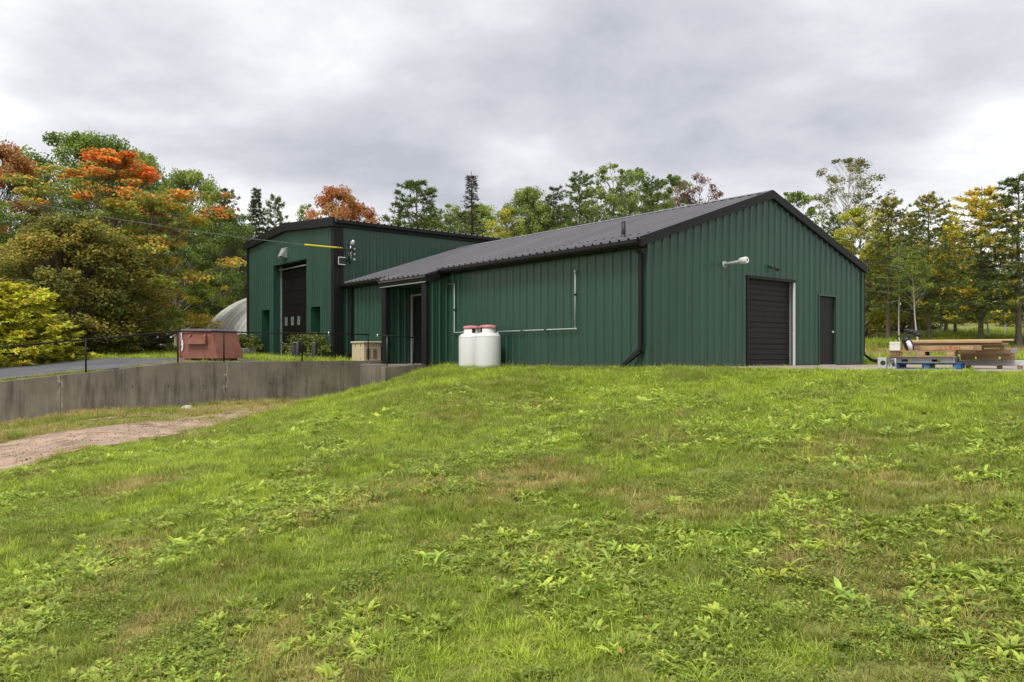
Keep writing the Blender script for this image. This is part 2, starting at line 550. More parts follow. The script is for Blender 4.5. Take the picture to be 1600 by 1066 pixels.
def grass_mat(name, stops, trans=0.35, spec=0.3):
    m, t, p = new_mat(name)
    a = N(t, 'ShaderNodeAttribute', attribute_name='tint'); a.attribute_type = 'INSTANCER'
    v = N(t, 'ShaderNodeAttribute', attribute_name='shade'); v.attribute_type = 'INSTANCER'
    c = N(t, 'ShaderNodeAttribute', attribute_name='bl')
    ad = N(t, 'ShaderNodeMath', operation='ADD'); L(t, a, 'Fac', ad, 0); L(t, c, 'Fac', ad, 1)
    rp = ramp(t, stops); L(t, ad, 0, rp, 0)
    hs = N(t, 'ShaderNodeHueSaturation'); L(t, rp, 0, hs, 'Color'); L(t, v, 'Fac', hs, 'Value')
    L(t, hs, 0, p, 'Base Color')
    p.inputs['Roughness'].default_value = 0.55
    p.inputs['Specular IOR Level'].default_value = spec
    tr = N(t, 'ShaderNodeBsdfTranslucent'); L(t, hs, 0, tr, 0)
    ms = N(t, 'ShaderNodeMixShader', i_0=trans)
    L(t, p, 0, ms, 1); L(t, tr, 0, ms, 2); L(t, ms, 0, t.nodes['Material Output'], 0)
    return m


M['grass'] = grass_mat('grass_blade', [(0.0, (0.56, 0.45, 0.19)), (0.18, (0.50, 0.44, 0.14)), (0.36, (0.36, 0.385, 0.075)),
                                       (0.66, (0.26, 0.365, 0.05)), (1.0, (0.53, 0.63, 0.08))])
M['weed'] = grass_mat('weed_leaf', [(0.0, (0.40, 0.39, 0.10)), (0.25, (0.25, 0.35, 0.075)), (0.55, (0.42, 0.54, 0.095)), (1.0, (0.62, 0.68, 0.12))], 0.38, 0.3)

# ================================================================== GROUND
def grid_lines(a, b, fine0, fine1, df, growth=1.35, extra=()):
    xs = list(np.arange(fine0, fine1 + 1e-6, df))
    s = df; x = fine1
    while x < b:
        s *= growth; x += s; xs.append(x)
    s = df; x = fine0
    while x > a:
        s *= growth; x -= s; xs.append(x)
    xs += list(extra)
    return np.array(sorted(set(np.round(xs, 4))))


def build_ground():
    gx = grid_lines(-900, 900, -30, 16, 0.4, extra=(-12.25, -12.05, -8.95, -8.5))
    gx = gx[~((np.abs(gx + 12.15) < 0.16) & (np.abs(gx + 12.15) > 0.101))]
    gy = grid_lines(-900, 900, -17, 34, 0.4, extra=(-1.0, -0.85))
    GX, GY = np.meshgrid(gx, gy)
    x, y = b2w(GX.ravel(), GY.ravel())
    z = zg(x, y)
    inside = (GX.ravel() > -15) & (GX.ravel() < -0.2) & (GY.ravel() > 0.1) & (GY.ravel() < 10.2)
    z = np.where(inside, z - 0.15, z)
    nx, ny = len(gx), len(gy)
    i = np.arange(nx - 1)[None, :] + np.arange(ny - 1)[:, None] * nx
    faces = np.stack([i, i + 1, i + nx + 1, i + nx], -1).reshape(-1, 4)
    me = mesh_np('ground', np.stack([x, y, z], 1), faces, smooth=True)
    o = link_mesh('ground', me, M['ground'])
    tag(o, 'weedy grass ground sloping up to the green building', 'ground', kind='structure')


build_ground()


def drape(name, left, right, mat, label, cat, lift=0.012, nu=60, nv=14, jit=0.25, seed=0, dig=0.0):
    """a sheet laid on the ground between two boundary lines"""
    def resample(pl, n):
        pl = np.array(pl, float)
        d = np.r_[0, np.cumsum(np.linalg.norm(np.diff(pl, axis=0), axis=1))]
        s = np.linspace(0, d[-1], n)
        return np.stack([np.interp(s, d, pl[:, 0]), np.interp(s, d, pl[:, 1])], 1)
    A = resample(left, nu); B = resample(right, nu)
    if jit:
        A += (np.stack([fbm(np.arange(nu) * .55, np.zeros(nu), seed + 1), fbm(np.arange(nu) * .55, np.ones(nu) * 5, seed + 2)], 1) - .5) * 2 * jit
        B += (np.stack([fbm(np.arange(nu) * .55, np.zeros(nu) + 9, seed + 3), fbm(np.arange(nu) * .55, np.ones(nu) * 7, seed + 4)], 1) - .5) * 2 * jit
    t = np.linspace(0, 1, nv)[None, :, None]
    P = A[:, None, :] * (1 - t) + B[:, None, :] * t
    x = P[..., 0].ravel(); y = P[..., 1].ravel()
    z = zg(x, y) + lift
    i = np.arange(nv - 1)[None, :] + np.arange(nu - 1)[:, None] * nv
    faces = np.stack([i, i + 1, i + nv + 1, i + nv], -1).reshape(-1, 4)[:, ::-1]
    me = mesh_np(name, np.stack([x, y, z], 1), faces, smooth=True)
    o = link_mesh(name, me, mat)
    tag(o, label, cat, kind='structure')
    return o


DIRT_L = [(-32, 10.5), (-18, 14.0), (-10.9, 17.4), (-9.1, 19.4), (-7.8, 21.8), (-6.9, 24.0)]
DIRT_R = [(-26, 3.5), (-14, 8.8), (-8.4, 13.0), (-7.3, 17), (-6.8, 20.5), (-6.6, 23.8)]
drape('dirt_drive', DIRT_L, DIRT_R, M['dirt'], 'bare reddish dirt track below the concrete retaining wall', 'dirt track', 0.03, 70, 16, 0.3, 11)
drape('wheel_track', [(-22, 16.6), (-14, 19.0), (-11, 20.2), (-8.6, 22.0)], [(-22, 16.1), (-14, 18.55), (-11, 19.85), (-8.6, 21.8)], M['dirt'],
      'thin pale wheel track beside the concrete retaining wall', 'dirt track', 0.02, 50, 5, 0.12, 31)


def bpoly(pts):
    return [b2w(*p) for p in pts]


drape('road', bpoly([(-22.5, -40), (-21.6, -12), (-19.2, -5.0), (-18.8, -3.6)]), bpoly([(-12.9, -40), (-12.9, -12), (-12.5, -7.0), (-12.5, -3.4)]), M['asphalt'],
      'grey asphalt road running along the top of the retaining wall', 'road', 0.03, 50, 16, 0.12, 51)
# earth bank behind the pad
drape('earth_bank', [(12.5, 38.0), (20, 40.5), (30, 42)], [(12.5, 33.6), (20, 35.0), (24, 37.0)], M['mound'],
      'bare reddish earth bank in front of the pine trunks', 'earth bank', 0.06, 40, 12, 0.5, 71)

# concrete apron: a slab poured in bays
pb = bempty('concrete_pad')
tag(pb, 'pale concrete apron in front of the garage door', 'concrete pad', kind='structure')
for i, (x0, x1) in enumerate([(0.06, 4.2), (4.215, 8.4), (8.415, 12.6), (12.615, 17)]):
    for j, (y0, y1) in enumerate([(0.75, 4.3), (4.315, 8.0), (8.015, 11.4)]):
        MB().box(x0, x1, y0, y1, -0.2, 0.0 + 0.003 * ((i + j) % 2)).build('slab', M['pad'], pb)

# ================================================================== LOW BUILDING
def siding(parent, u0, u1, zb, zt, place, mat, openings=(), pitch=0.305, rib=0.035, per=3, name='siding_panel'):
    """ribbed sheets, each `per` ribs wide, as children of a wall; place(u, d, z) -> xyz"""
    W_ = pitch * per
    k = 0
    u = u0
    while u < u1 - 1e-6:
        e = min(u + W_, u1)
        us = []
        q = u
        while q < e - 1e-6:
            for (o_, d) in ((0, 0), (pitch * .34, 0), (pitch * .36, rib * .18), (pitch * .42, rib * .18), (pitch * .44, 0),
                            (pitch * .66, 0), (pitch * .74, rib), (pitch * .90, rib), (pitch * .98, 0)):
                if q + o_ < e: us.append((q + o_, d))
            q += pitch
        us.append((e, 0.0))
        ss = dict(us)
        for (a, b, c, d) in openings:
            for x in (a, b):
                if u < x < e and x not in ss:
                    xs = sorted(ss)
                    ss[x] = float(np.interp(x, xs, [ss[i] for i in xs]))
        kk = getattr(zt, 'kink', None)
        if kk and u < kk < e and kk not in ss:
            xs = sorted(ss)
            ss[kk] = float(np.interp(kk, xs, [ss[i] for i in xs]))
        pts = sorted(ss.items())
        mb = MB()
        for (a, da), (b, db) in zip(pts[:-1], pts[1:]):
            mid = (a + b) / 2
            iv = [(zb, None)]
            cuts = sorted([(c, d) for (oa, ob, c, d) in openings if oa - 1e-6 <= mid <= ob + 1e-6])
            lo = zb
            segs = []
            for (c, d) in cuts:
                if c > lo: segs.append((lo, c, False))
                lo = d
            segs.append((lo, None, True))
            for (s0, s1, top) in segs:
                ta = zt(a) if top else s1
                tb = zt(b) if top else s1
                if min(ta, tb) <= s0: continue
                mb.add([place(a, da, s0), place(b, db, s0), place(b, db, tb), place(a, da, ta)], [(0, 1, 2, 3)])
        if mb.f:
            mb.build(name, mat, parent)
        u = e
        k += 1


low = bempty('metal_building')
tag(low, 'low green metal building with a charcoal gable roof and garage door', 'building')
LW, LD = 15.2, 10.3
RS = 0.33                               # roof slope


def zr(Y):                              # top of the low roof
    return 3.2 + RS * (Y if Y <= LD / 2 else LD - Y)


# --- gable wall, facing +X
GD = (4.05, 6.39, 0.0, 2.44)            # garage door
PD = (7.70, 8.70, 0.0, 2.13)            # person door
gw = MB()
def gslab(y0, y1, z0f, z1f):
    gw.hexa([(-0.25, y0, z0f), (-0.02, y0, z0f), (-0.02, y1, z0f), (-0.25, y1, z0f),
             (-0.25, y0, z1f(y0)), (-0.02, y0, z1f(y0)), (-0.02, y1, z1f(y1)), (-0.25, y1, z1f(y1))])
topf = lambda Y: zr(Y) - 0.12
for (a, b, c) in ((0.03, GD[0], -0.2), (GD[0], LD / 2, GD[3]), (LD / 2, GD[1], GD[3]), (GD[1], PD[0], -0.2), (PD[0], PD[1], PD[3]), (PD[1], LD - 0.03, -0.2)):
    gslab(a, b, c, topf)
gable = gw.build('gable_wall', M['green'], low)
gt = lambda u: zr(u) - 0.06
gt.kink = LD / 2
siding(gable, 0.0, LD, 0.03, gt, lambda u, d, z: (d, u, z), M['green'], [GD, PD])

# --- front wall, facing -Y
VX0, VX1, VY = -11.2, -8.44, -0.8       # vestibule
fw = MB()
fw.box(-LW, VX0, 0.02, 0.25, -0.2, 3.08).box(VX1, -0.03, 0.02, 0.25, -0.2, 3.08)
front = fw.build('front_wall', M['green'], low)
siding(front, 0.0, LW + VX0, 0.03, lambda u: 3.08, lambda u, d, z: (-LW + u, -d, z), M['green'])
siding(front, 0.0, -VX1 - 0.0, 0.03, lambda u: 3.08, lambda u, d, z: (VX1 + u, -d, z), M['green'])
MB().box(-LW, -0.02, LD - 0.25, LD - 0.02, -0.2, 3.05).build('rear_wall', M['green'], low)
MB().box(-LW, -0.01, 0.01, LD - 0.01, -0.3, 0.028).build('floor_slab', M['conc2'], low)

# --- vestibule: side walls, recess, columns, fascia
ve = empty('vestibule', (0, 0, 0), 0, low)
vb = MB()
vb.box(VX1 - 0.2, VX1 - 0.02, VY + 0.05, 0.3, 0, 2.8).box(VX0 + 0.02, VX0 + 0.15, VY + 0.05, 0.3, 0, 2.8)
vb.box(VX0 + 0.15, VX1 - 0.2, 0.28, 0.4, 0, 2.8).box(VX0 + 0.1, VX1 - 0.1, VY + 0.05, 0.3, 2.62, 2.8)
vb.build('inner_wall', M['green'], ve)
siding(ve, 0, 0.8, 0.02, lambda u: 2.62 + 0.33 * u, lambda u, d, z: (VX1 + d - 0.01, VY + u, z), M['green'], pitch=0.266)
siding(ve, 0, 0.8, 0.02, lambda u: 2.62 + 0.33 * u, lambda u, d, z: (VX0 - d + 0.01, u * -1, z), M['green'], pitch=0.266)
siding(ve, 0, 1.04, 0.02, lambda u: 2.62, lambda u, d, z: (VX0 + 0.155 + d, VY + 0.06 + u, z), M['green'], pitch=0.26, rib=0.03, per=4)
for x in (VX0, VX1 - 0.24):
    MB().cbox(x - 0.01, x + 0.25, VY - 0.06, VY + 0.09, 0.01, 2.63, 0.012).build('column', M['black'], ve)
MB().box(VX0 - 0.06, VX1 + 0.06, VY - 0.1, VY - 0.02, 2.62, 2.87).build('fascia', M['black'], ve)
MB().box(VX0 - 0.06, VX1 + 0.06, VY - 0.104, VY - 0.101, 2.612, 2.64).build('drip_edge', M['galv'], ve)
for x in (VX1 + 0.02, VX0 - 0.07):
    MB().hexa([(x, VY - 0.02, 2.60), (x + 0.05, VY - 0.02, 2.60), (x + 0.05, 0.02, 2.87), (x, 0.02, 2.87),
              (x, VY - 0.02, 2.86), (x + 0.05, VY - 0.02, 2.86), (x + 0.05, 0.02, 3.13), (x, 0.02, 3.13)]).build('rake_trim', M['black'], ve)
dr = MB().box(VX0 + 0.3, VX1 - 0.3, 0.2, 0.24, 0.02, 2.35).build('door', M['glass'], ve)
MB().box(VX0 + 0.22, VX0 + 0.29, 0.17, 0.27, 0.02, 2.42).box(VX0 + 0.29, VX1 - 0.2, 0.18, 0.27, 2.36, 2.42).build('door_frame', M['alu'], dr)
MB().box(VX0 + 1.1, VX0 + 1.16, 0.185, 0.25, 0.02, 2.36).build('mullion', M['black'], dr)

# --- roof
rf = MB()
for (ya, yb) in ((-0.28, LD / 2), (LD / 2, LD + 0.12)):
    rf.hexa([(-LW, ya, zr(ya) - 0.14), (0.04, ya, zr(ya) - 0.14), (0.04, yb, zr(yb) - 0.14), (-LW, yb, zr(yb) - 0.14),
             (-LW, ya, zr(ya) - 0.03), (0.04, ya, zr(ya) - 0.03), (0.04, yb, zr(yb) - 0.03), (-LW, yb, zr(yb) - 0.03)])
ya, yb = VY - 0.16, -0.28
rf.hexa([(VX0 - 0.05, ya, zr(ya) - 0.12), (VX1 + 0.05, ya, zr(ya) - 0.12), (VX1 + 0.05, yb, zr(yb) - 0.12), (VX0 - 0.05, yb, zr(yb) - 0.12),
         (VX0 - 0.05, ya, zr(ya) - 0.03), (VX1 + 0.05, ya, zr(ya) - 0.03), (VX1 + 0.05, yb, zr(yb) - 0.03), (VX0 - 0.05, yb, zr(yb) - 0.03)])
roof = rf.build('roof', M['roof'], low)
cs = 1 / math.hypot(1, RS); sn = RS * cs


def roofplace(sgn, y_base):
    def f(u, d, v):                      # v: plan distance up the slope
        Y = y_base + v
        z = zr(Y) - 0.025 + d * cs
        return (u, Y - d * sn, z) if sgn > 0 else (u, LD - Y + d * sn, z)
    return f


siding(roof, -LW, 0.06, 0.0, lambda u: LD / 2 + 0.33, roofplace(1, -0.33), M['roof'], pitch=0.305, rib=0.055, name='roof_panel')
siding(roof, -LW, 0.06, 0.0, lambda u: LD / 2 + 0.33, roofplace(-1, -0.33), M['roof'], pitch=0.305, rib=0.055, name='roof_panel')
siding(roof, VX0 - 0.08, VX1 + 0.08, 0.0, lambda u: 0.72, lambda u, d, v: roofplace(1, -1.03)(u, d, v - 0.0), M['roof'], pitch=0.305, rib=0.055, name='roof_panel')
rc = MB()
rz_ = zr(LD / 2)
rc.add([(-LW, LD / 2 - 0.22, rz_ - 0.035), (0.08, LD / 2 - 0.22, rz_ - 0.035), (0.08, LD / 2, rz_ + 0.045), (-LW, LD / 2, rz_ + 0.045),
        (0.08, LD / 2 + 0.22, rz_ - 0.035), (-LW, LD / 2 + 0.22, rz_ - 0.035)], [(0, 1, 2, 3), (3, 2, 4, 5)])
rc.build('ridge_cap', M['roof'], roof)
# small dark blocks in a row above the eave, one per rib pitch
sg = MB()
x = -LW + 0.2
while x < -0.1:
    Y = 0.32; z = zr(Y) - 0.025
    sg.hexa([(x, Y, z), (x + 0.13, Y, z), (x + 0.13, Y + 0.05, z + 0.016), (x, Y + 0.05, z + 0.016),
             (x, Y, z + 0.05), (x + 0.13, Y, z + 0.05), (x + 0.13, Y + 0.02, z + 0.055), (x, Y + 0.02, z + 0.055)])
    x += 0.305
sgo = sg.build('eave_blocks', M['black'], roof); sgo['kind'] = 'stuff'
# rake trim on the gable
for s in (0, 1):
    mb = MB()
    y0, y1 = (-0.3, LD / 2) if s == 0 else (LD / 2, LD + 0.14)
    mb.hexa([(0.0, y0, zr(y0) - 0.20), (0.12, y0, zr(y0) - 0.20), (0.12, y1, zr(y1) - 0.20), (0.0, y1, zr(y1) - 0.20),
             (0.0, y0, zr(y0) + 0.03), (0.12, y0, zr(y0) + 0.03), (0.12, y1, zr(y1) + 0.03), (0.0, y1, zr(y1) + 0.03)])
    mb.build('rake_trim', M['black'], roof)
# gutters
def gutter(x0, x1, y, z, parent):
    mb = MB()
    pr = [(0, 0), (-0.10, 0.0), (-0.13, 0.05), (-0.13, 0.13), (-0.115, 0.13), (-0.115, 0.05), (-0.09, 0.012), (0, 0.012), (0, 0.13), (0.012, 0.13), (0.012, 0)]
    n = len(pr)
    vs = [(x0, y + a, z + b) for a, b in pr] + [(x1, y + a, z + b) for a, b in pr]
    fs = [(i, (i + 1) % n, n + (i + 1) % n, n + i) for i in range(n)]
    fs += [tuple(range(n)), tuple(reversed(range(n, 2 * n)))]
    mb.add(vs, fs)
    return mb.build('gutter', M['black'], parent)


gu = gutter(VX1 + 0.08, 0.02, -0.285, 2.93, low)
MB().box(VX1 + 0.08, 0.0, -0.27, -0.02, 2.90, 2.945).build('soffit', M['black'], gu)
gu2 = gutter(-LW + 0.02, VX0 - 0.08, -0.285, 2.93, low)
MB().box(-LW + 0.02, VX0 - 0.08, -0.27, -0.02, 2.90, 2.945).build('soffit', M['black'], gu2)
ds = MB()
ds.cbox(-0.17, -0.07, -0.16, -0.055, 0.42, 2.75, 0.01)
ds.hexa([(-0.17, -0.16, 2.74), (-0.07, -0.16, 2.74), (-0.07, -0.055, 2.74), (-0.17, -0.055, 2.74),
         (-0.19, -0.37, 2.97), (-0.09, -0.37, 2.97), (-0.09, -0.27, 2.97), (-0.19, -0.27, 2.97)])
ds.hexa([(-0.62, -0.27, -0.02), (-0.62, -0.20, -0.02), (-0.10, -0.06, 0.36), (-0.10, -0.16, 0.36),
         (-0.64, -0.27, 0.05), (-0.64, -0.20, 0.05), (-0.16, -0.06, 0.46), (-0.16, -0.16, 0.46)])
ds.build('downspout', M['black'], low)
ds2 = MB().cbox(-LW + 0.35, -LW + 0.45, -0.16, -0.06, 0.3, 2.95, 0.01)
ds2.hexa([(-LW + 0.0, -0.6, 0.02), (-LW + 0.1, -0.6, 0.02), (-LW + 0.45, -0.06, 0.3), (-LW + 0.35, -0.06, 0.3),
          (-LW + 0.0, -0.6, 0.12), (-LW + 0.1, -0.6, 0.12), (-LW + 0.45, -0.16, 0.4), (-LW + 0.35, -0.16, 0.4)])
ds2.build('downspout', M['black'], low)
# corner trims
MB().box(-0.02, 0.045, -0.045, 0.05, 0.02, 3.0).build('corner_trim', M['green'], low)
MB().box(-0.05, 0.05, LD - 0.05, LD + 0.04, 0.02, 3.0).build('corner_trim', M['green'], low)
MB().tube([(0.02, LD + 0.09, 2.9), (0.02, LD + 0.09, 0.35), (0.15, LD + 0.35, 0.16), (0.3, LD + 1.0, 0.06)], 0.05, 8).build('downspout', M['black'], low)
MB().tube([(-0.95, 0.18, 3.15), (-0.95, 0.18, 3.66)], 0.055, 14).build('roof_vent', M['plastic'], roof)
MB().lathe([(0.13, 3.21), (0.11, 3.24), (0.06, 3.32), (0.056, 3.33)], 14, -0.95, 0.18).build('vent_boot', M['plastic'], roof)

# --- garage door
gd = empty('garage_door', (0, 0, 0), 0, low)
gd['label'] = 'dark ribbed overhead door'
dx0 = -0.14
nsec = 4
hh = GD[3] / nsec
for k in range(nsec):
    z0 = k * hh + 0.004; z1 = (k + 1) * hh - 0.004
    pr = [(0, z0)]
    nr = 4
    for r_ in range(nr):
        a = z0 + (z1 - z0) * r_ / nr; s = (z1 - z0) / nr
        pr += [(0.0, a + s * 0.12), (0.014, a + s * 0.22), (0.014, a + s * 0.86), (0.0, a + s * 0.96)]
    pr.append((0, z1))
    mb = MB()
    n = len(pr)
    vs = [(dx0 + d, GD[0] + 0.03, z) for d, z in pr] + [(dx0 + d, GD[1] - 0.03, z) for d, z in pr]
    mb.add(vs, [(i, n + i, n + i + 1, i + 1) for i in range(n - 1)])
    mb.box(dx0 - 0.04, dx0 - 0.001, GD[0] + 0.03, GD[1] - 0.03, z0, z1)
    mb.build('door_panel', M['door'], gd)
MB().box(-0.16, 0.036, GD[0] - 0.03, GD[0] + 0.025, 0.0, GD[3] + 0.0).box(-0.16, 0.036, GD[0] - 0.03, GD[1] + 0.03, GD[3] - 0.03, GD[3] + 0.05).build('jamb', M['black'], gd)
MB().box(-0.13, -0.075, GD[1] - 0.06, GD[1] - 0.02, 0.0, GD[3] - 0.03).build('door_track', M['galv'], gd)
MB().box(-0.02, 0.03, GD[1] - 0.05, GD[1] + 0.0, 0.0, GD[3] - 0.03).build('jamb', M['white'], gd)
MB().box(-0.16, 0.034, GD[1] + 0.002, GD[1] + 0.04, 0.0, GD[3] + 0.02).build('jamb', M['green'], gd)
MB().box(-0.12, -0.1, GD[0] + 0.03, GD[1] - 0.03, -0.01, 0.05).build('weather_strip', M['plastic'], gd)

# --- person door
pd = empty('person_door', (0, 0, 0), 0, low)
MB().box(-0.09, -0.045, PD[0] + 0.06, PD[1] - 0.05, 0.02, PD[3] - 0.05).build('door_leaf', M['door'], pd)
MB().box(-0.11, 0.036, PD[0] - 0.02, PD[0] + 0.02, 0, PD[3] + 0.03).box(-0.11, 0.036, PD[1] - 0.03, PD[1] + 0.02, 0, PD[3] + 0.03)\
    .box(-0.11, 0.0355, PD[0] + 0.02, PD[1] - 0.03, PD[3] - 0.03, PD[3] + 0.03).build('frame', M['green'], pd)
MB().box(-0.1, -0.02, PD[0] + 0.022, PD[0] + 0.05, 0.02, PD[3] - 0.03).build('jamb', M['galv'], pd)
for z in (0.3, 1.05, 1.8):
    MB().tube([(-0.03, PD[0] + 0.055, z - 0.06), (-0.03, PD[0] + 0.055, z + 0.06)], 0.014, 6).build('hinge', M['galv'], pd)
MB().tube([(-0.045, PD[1] - 0.12, 1.02), (0.0, PD[1] - 0.12, 1.02)], 0.035, 12).tube([(0.01, PD[1] - 0.12, 1.02), (0.02, PD[1] - 0.24, 1.02)], 0.016, 8).build('handle', M['alu'], pd)
MB().box(-0.12, 0.03, PD[0], PD[1], 0.0, 0.018).build('threshold', M['galv'], pd)

# --- fixtures on the low building
ev = bempty('exhaust_vent'); tag(ev, 'white exhaust pipe with drum cap sticking out of the gable wall', 'vent')
MB().tube([(0.0, 3.02, 2.70), (0.55, 3.02, 2.74)], 0.038, 14).build('pipe', M['pipe'], ev)
MB().tube([(0.5, 3.02, 2.74), (0.51, 3.02, 2.74), (0.70, 3.02, 2.755), (0.715, 3.02, 2.756)], [0.06, 0.088, 0.088, 0.08], 20).build('cap', M['white'], ev)
MB().tube([(0.712, 3.02, 2.756), (0.722, 3.02, 2.757)], 0.02, 10).build('nozzle', M['black'], ev)
fl = MB().lathe([(0.10, -0.01), (0.10, 0.0), (0.05, 0.012)], 14).build('wall_flange', M['pipe'], ev)
fl.location = (0.03, 3.02, 2.70); fl.rotation_euler = (0, R(90), 0)

fl = bempty('flood_light'); tag(fl, 'small green flood light on the gable wall above the garage door', 'light')
MB().tube([(0.0, 5.15, 2.80), (0.05, 5.15, 2.80)], 0.075, 14).build('base', M['green'], fl)
for s, zt_ in ((-1, 2.82), (1, 2.76)):
    MB().tube([(0.05, 5.15, 2.79), (0.11, 5.15 + 0.09 * s, zt_ - 0.01), (0.2, 5.15 + 0.14 * s, zt_ - 0.07)], [0.018, 0.03, 0.055], 12).build('lamp_head', M['green'] if s < 0 else M['plastic'], fl)

gp = bempty('gas_pipe'); tag(gp, 'thin grey gas pipe running along the front wall from the white tanks', 'pipe')
py = -0.085
MB().tube([(-5.75, py, 1.0), (-2.43, py, 1.0)], 0.018, 8).build('horizontal_run', M['pipe'], gp)
MB().tube([(-2.43, py, 0.99), (-2.43, py, 2.50), (-2.43, 0.0, 2.52)], 0.018, 8).build('riser', M['pipe'], gp)
MB().tube([(-6.5, py - 0.3, 1.02), (-7.9, py, 1.02), (-7.97, py, 1.02), (-7.97, py, 2.58), (-8.35, py, 2.58), (-8.36, 0, 2.58)], 0.018, 8).build('riser', M['pipe'], gp)
for (x_, z_) in ((-2.43, 1.9), (-3.6, 1.0), (-7.97, 1.75), (-4.6, 1.0)):
    MB().box(x_ - 0.035, x_ + 0.035, py - 0.03, 0.0, z_ - 0.02, z_ + 0.02).build('clip', M['plastic'], gp)
MB().tube([(-2.43, py, 0.99), (-2.38, py, 1.0)], 0.03, 8).build('fitting', M['pipe'], gp)
MB().tube([(-2.43, py - 0.001, 2.46), (-2.43, py, 2.54)], 0.03, 8).build('fitting', M['pipe'], gp)

# ================================================================== TALL BUILDING
tall = bempty('metal_building')
tag(tall, 'tall green metal building with a black roof edge and recessed dark door', 'building')
TX1 = -15.2; TX0 = -24.1; TY = -0.62; TYB = 14.0; TE = 5.55; TS = 0.075
TM = (TX0 + TX1) / 2


def zt_(X):
    return TE + TS * (X - TX0 if X <= TM else TX1 - X)


def xpx(px, Y=TY):
    """X of a picture column on a plane Y = const of the building frame"""
    r = (px - 800) / 1247.0
    bx, by = OX - ST * Y, OY + CT * Y
    return (r * by - bx) / (CT - r * ST)


OD = (xpx(427.5), xpx(479.5), 0.1, None)
dz = zpx(409, 31.8)
od = (OD[0], OD[1], 0.1, 4.25)
wl = (xpx(409), xpx(421), 0.1, 2.35)
wr = (xpx(486.5), xpx(501), 0.1, 2.25)
ops = [od, wl, wr]
tw = MB()
xs = [TX0 + 0.03, wl[0], wl[1], od[0], TM, od[1], wr[0], wr[1], TX1 - 0.03]
for a, b in zip(xs[:-1], xs[1:]):
    m_ = (a + b) / 2
    z0 = -0.2
    for (p, q, c, d) in ops:
        if p <= m_ <= q: z0 = d
    tw.hexa([(a, TY + 0.02, z0), (b, TY + 0.02, z0), (b, TY + 0.48, z0), (a, TY + 0.48, z0),
             (a, TY + 0.02, zt_(a) - 0.1), (b, TY + 0.02, zt_(b) - 0.1), (b, TY + 0.48, zt_(b) - 0.1), (a, TY + 0.48, zt_(a) - 0.1)])
tfront = tw.build('front_wall', M['green'], tall)
tf = lambda u: zt_(TX0 + u) - 0.1
tf.kink = TM - TX0
siding(tfront, 0, TX1 - TX0, 0.05, tf, lambda u, d, z: (TX0 + u, TY - d, z), M['green'], [(a - TX0, b - TX0, c - .1, d) for a, b, c, d in ops], pitch=0.21, rib=0.026, per=4)
tside = MB().box(TX1 - 0.25, TX1 - 0.02, TY + 0.48, TYB, -0.2, TE - 0.05).build('side_wall', M['green'], tall)
siding(tside, 0, TYB - TY, 0.05, lambda u: TE - 0.05, lambda u, d, z: (TX1 + d, TY + u, z), M['green'], pitch=0.305, rib=0.02)
MB().box(TX0, TX0 + 0.25, TY + 0.48, TYB, -0.2, TE - 0.05).box(TX0 + 0.25, TX1 - 0.25, TYB - 0.25, TYB, -0.2, TE - 0.05).build('rear_wall', M['green'], tall)
tr = MB()
for (a, b) in ((TX0 - 0.15, TM), (TM, TX1 + 0.15)):
    tr.hexa([(a, TY - 0.02, zt_(a) - 0.12), (b, TY - 0.02, zt_(b) - 0.12), (b, TYB, zt_(b) - 0.12), (a, TYB, zt_(a) - 0.12),
             (a, TY - 0.02, zt_(a) - 0.03), (b, TY - 0.02, zt_(b) - 0.03), (b, TYB, zt_(b) - 0.03), (a, TYB, zt_(a) - 0.03)])
troof = tr.build('roof', M['roof'], tall)
siding(troof, 0, TYB - TY, 0, lambda u: TX1 + 0.2 - TM, lambda u, d, v: (TX1 + 0.2 - v, TY + u, zt_(TX1 + 0.2 - v) - 0.028 + d), M['roof'], pitch=0.305, rib=0.045, name='roof_panel')
siding(troof, 0, TYB - TY, 0, lambda u: TM - TX0 + 0.2, lambda u, d, v: (TX0 - 0.2 + v, TY + u, zt_(TX0 - 0.2 + v) - 0.028 + d), M['roof'], pitch=0.305, rib=0.045, name='roof_panel')
for (a, b) in ((TX0 - 0.2, TM), (TM, TX1 + 0.12)):
    MB().hexa([(a, TY - 0.16, zt_(a) - 0.29), (b, TY - 0.16, zt_(b) - 0.29), (b, TY - 0.03, zt_(b) - 0.29), (a, TY - 0.03, zt_(a) - 0.29),
               (a, TY - 0.16, zt_(a) + 0.05), (b, TY - 0.16, zt_(b) + 0.05), (b, TY - 0.03, zt_(b) + 0.05), (a, TY - 0.03, zt_(a) + 0.05)]).build('fascia', M['black'], troof)
MB().box(TX1 + 0.03, TX1 + 0.10, TY - 0.02, TYB, TE - 0.30, TE - 0.045).build('fascia', M['black'], troof)
MB().box(TX1 + 0.101, TX1 + 0.24, TY + 0.02, TYB, TE - 0.17, TE - 0.06).build('gutter', M['black'], troof)
MB().box(TX1 - 0.22, TX1 + 0.034, TY - 0.04, TY + 0.0, 0.05, TE - 0.3).box(TX1 + 0.0, TX1 + 0.036, TY, TY + 0.36, 0.05, TE - 0.3).build('corner_trim', M['black'], tall)
MB().box(TX0 - 0.04, TX0 + 0.2, TY - 0.04, TY + 0.1, 0.05, TE - 0.3).build('corner_trim', M['black'], tall)
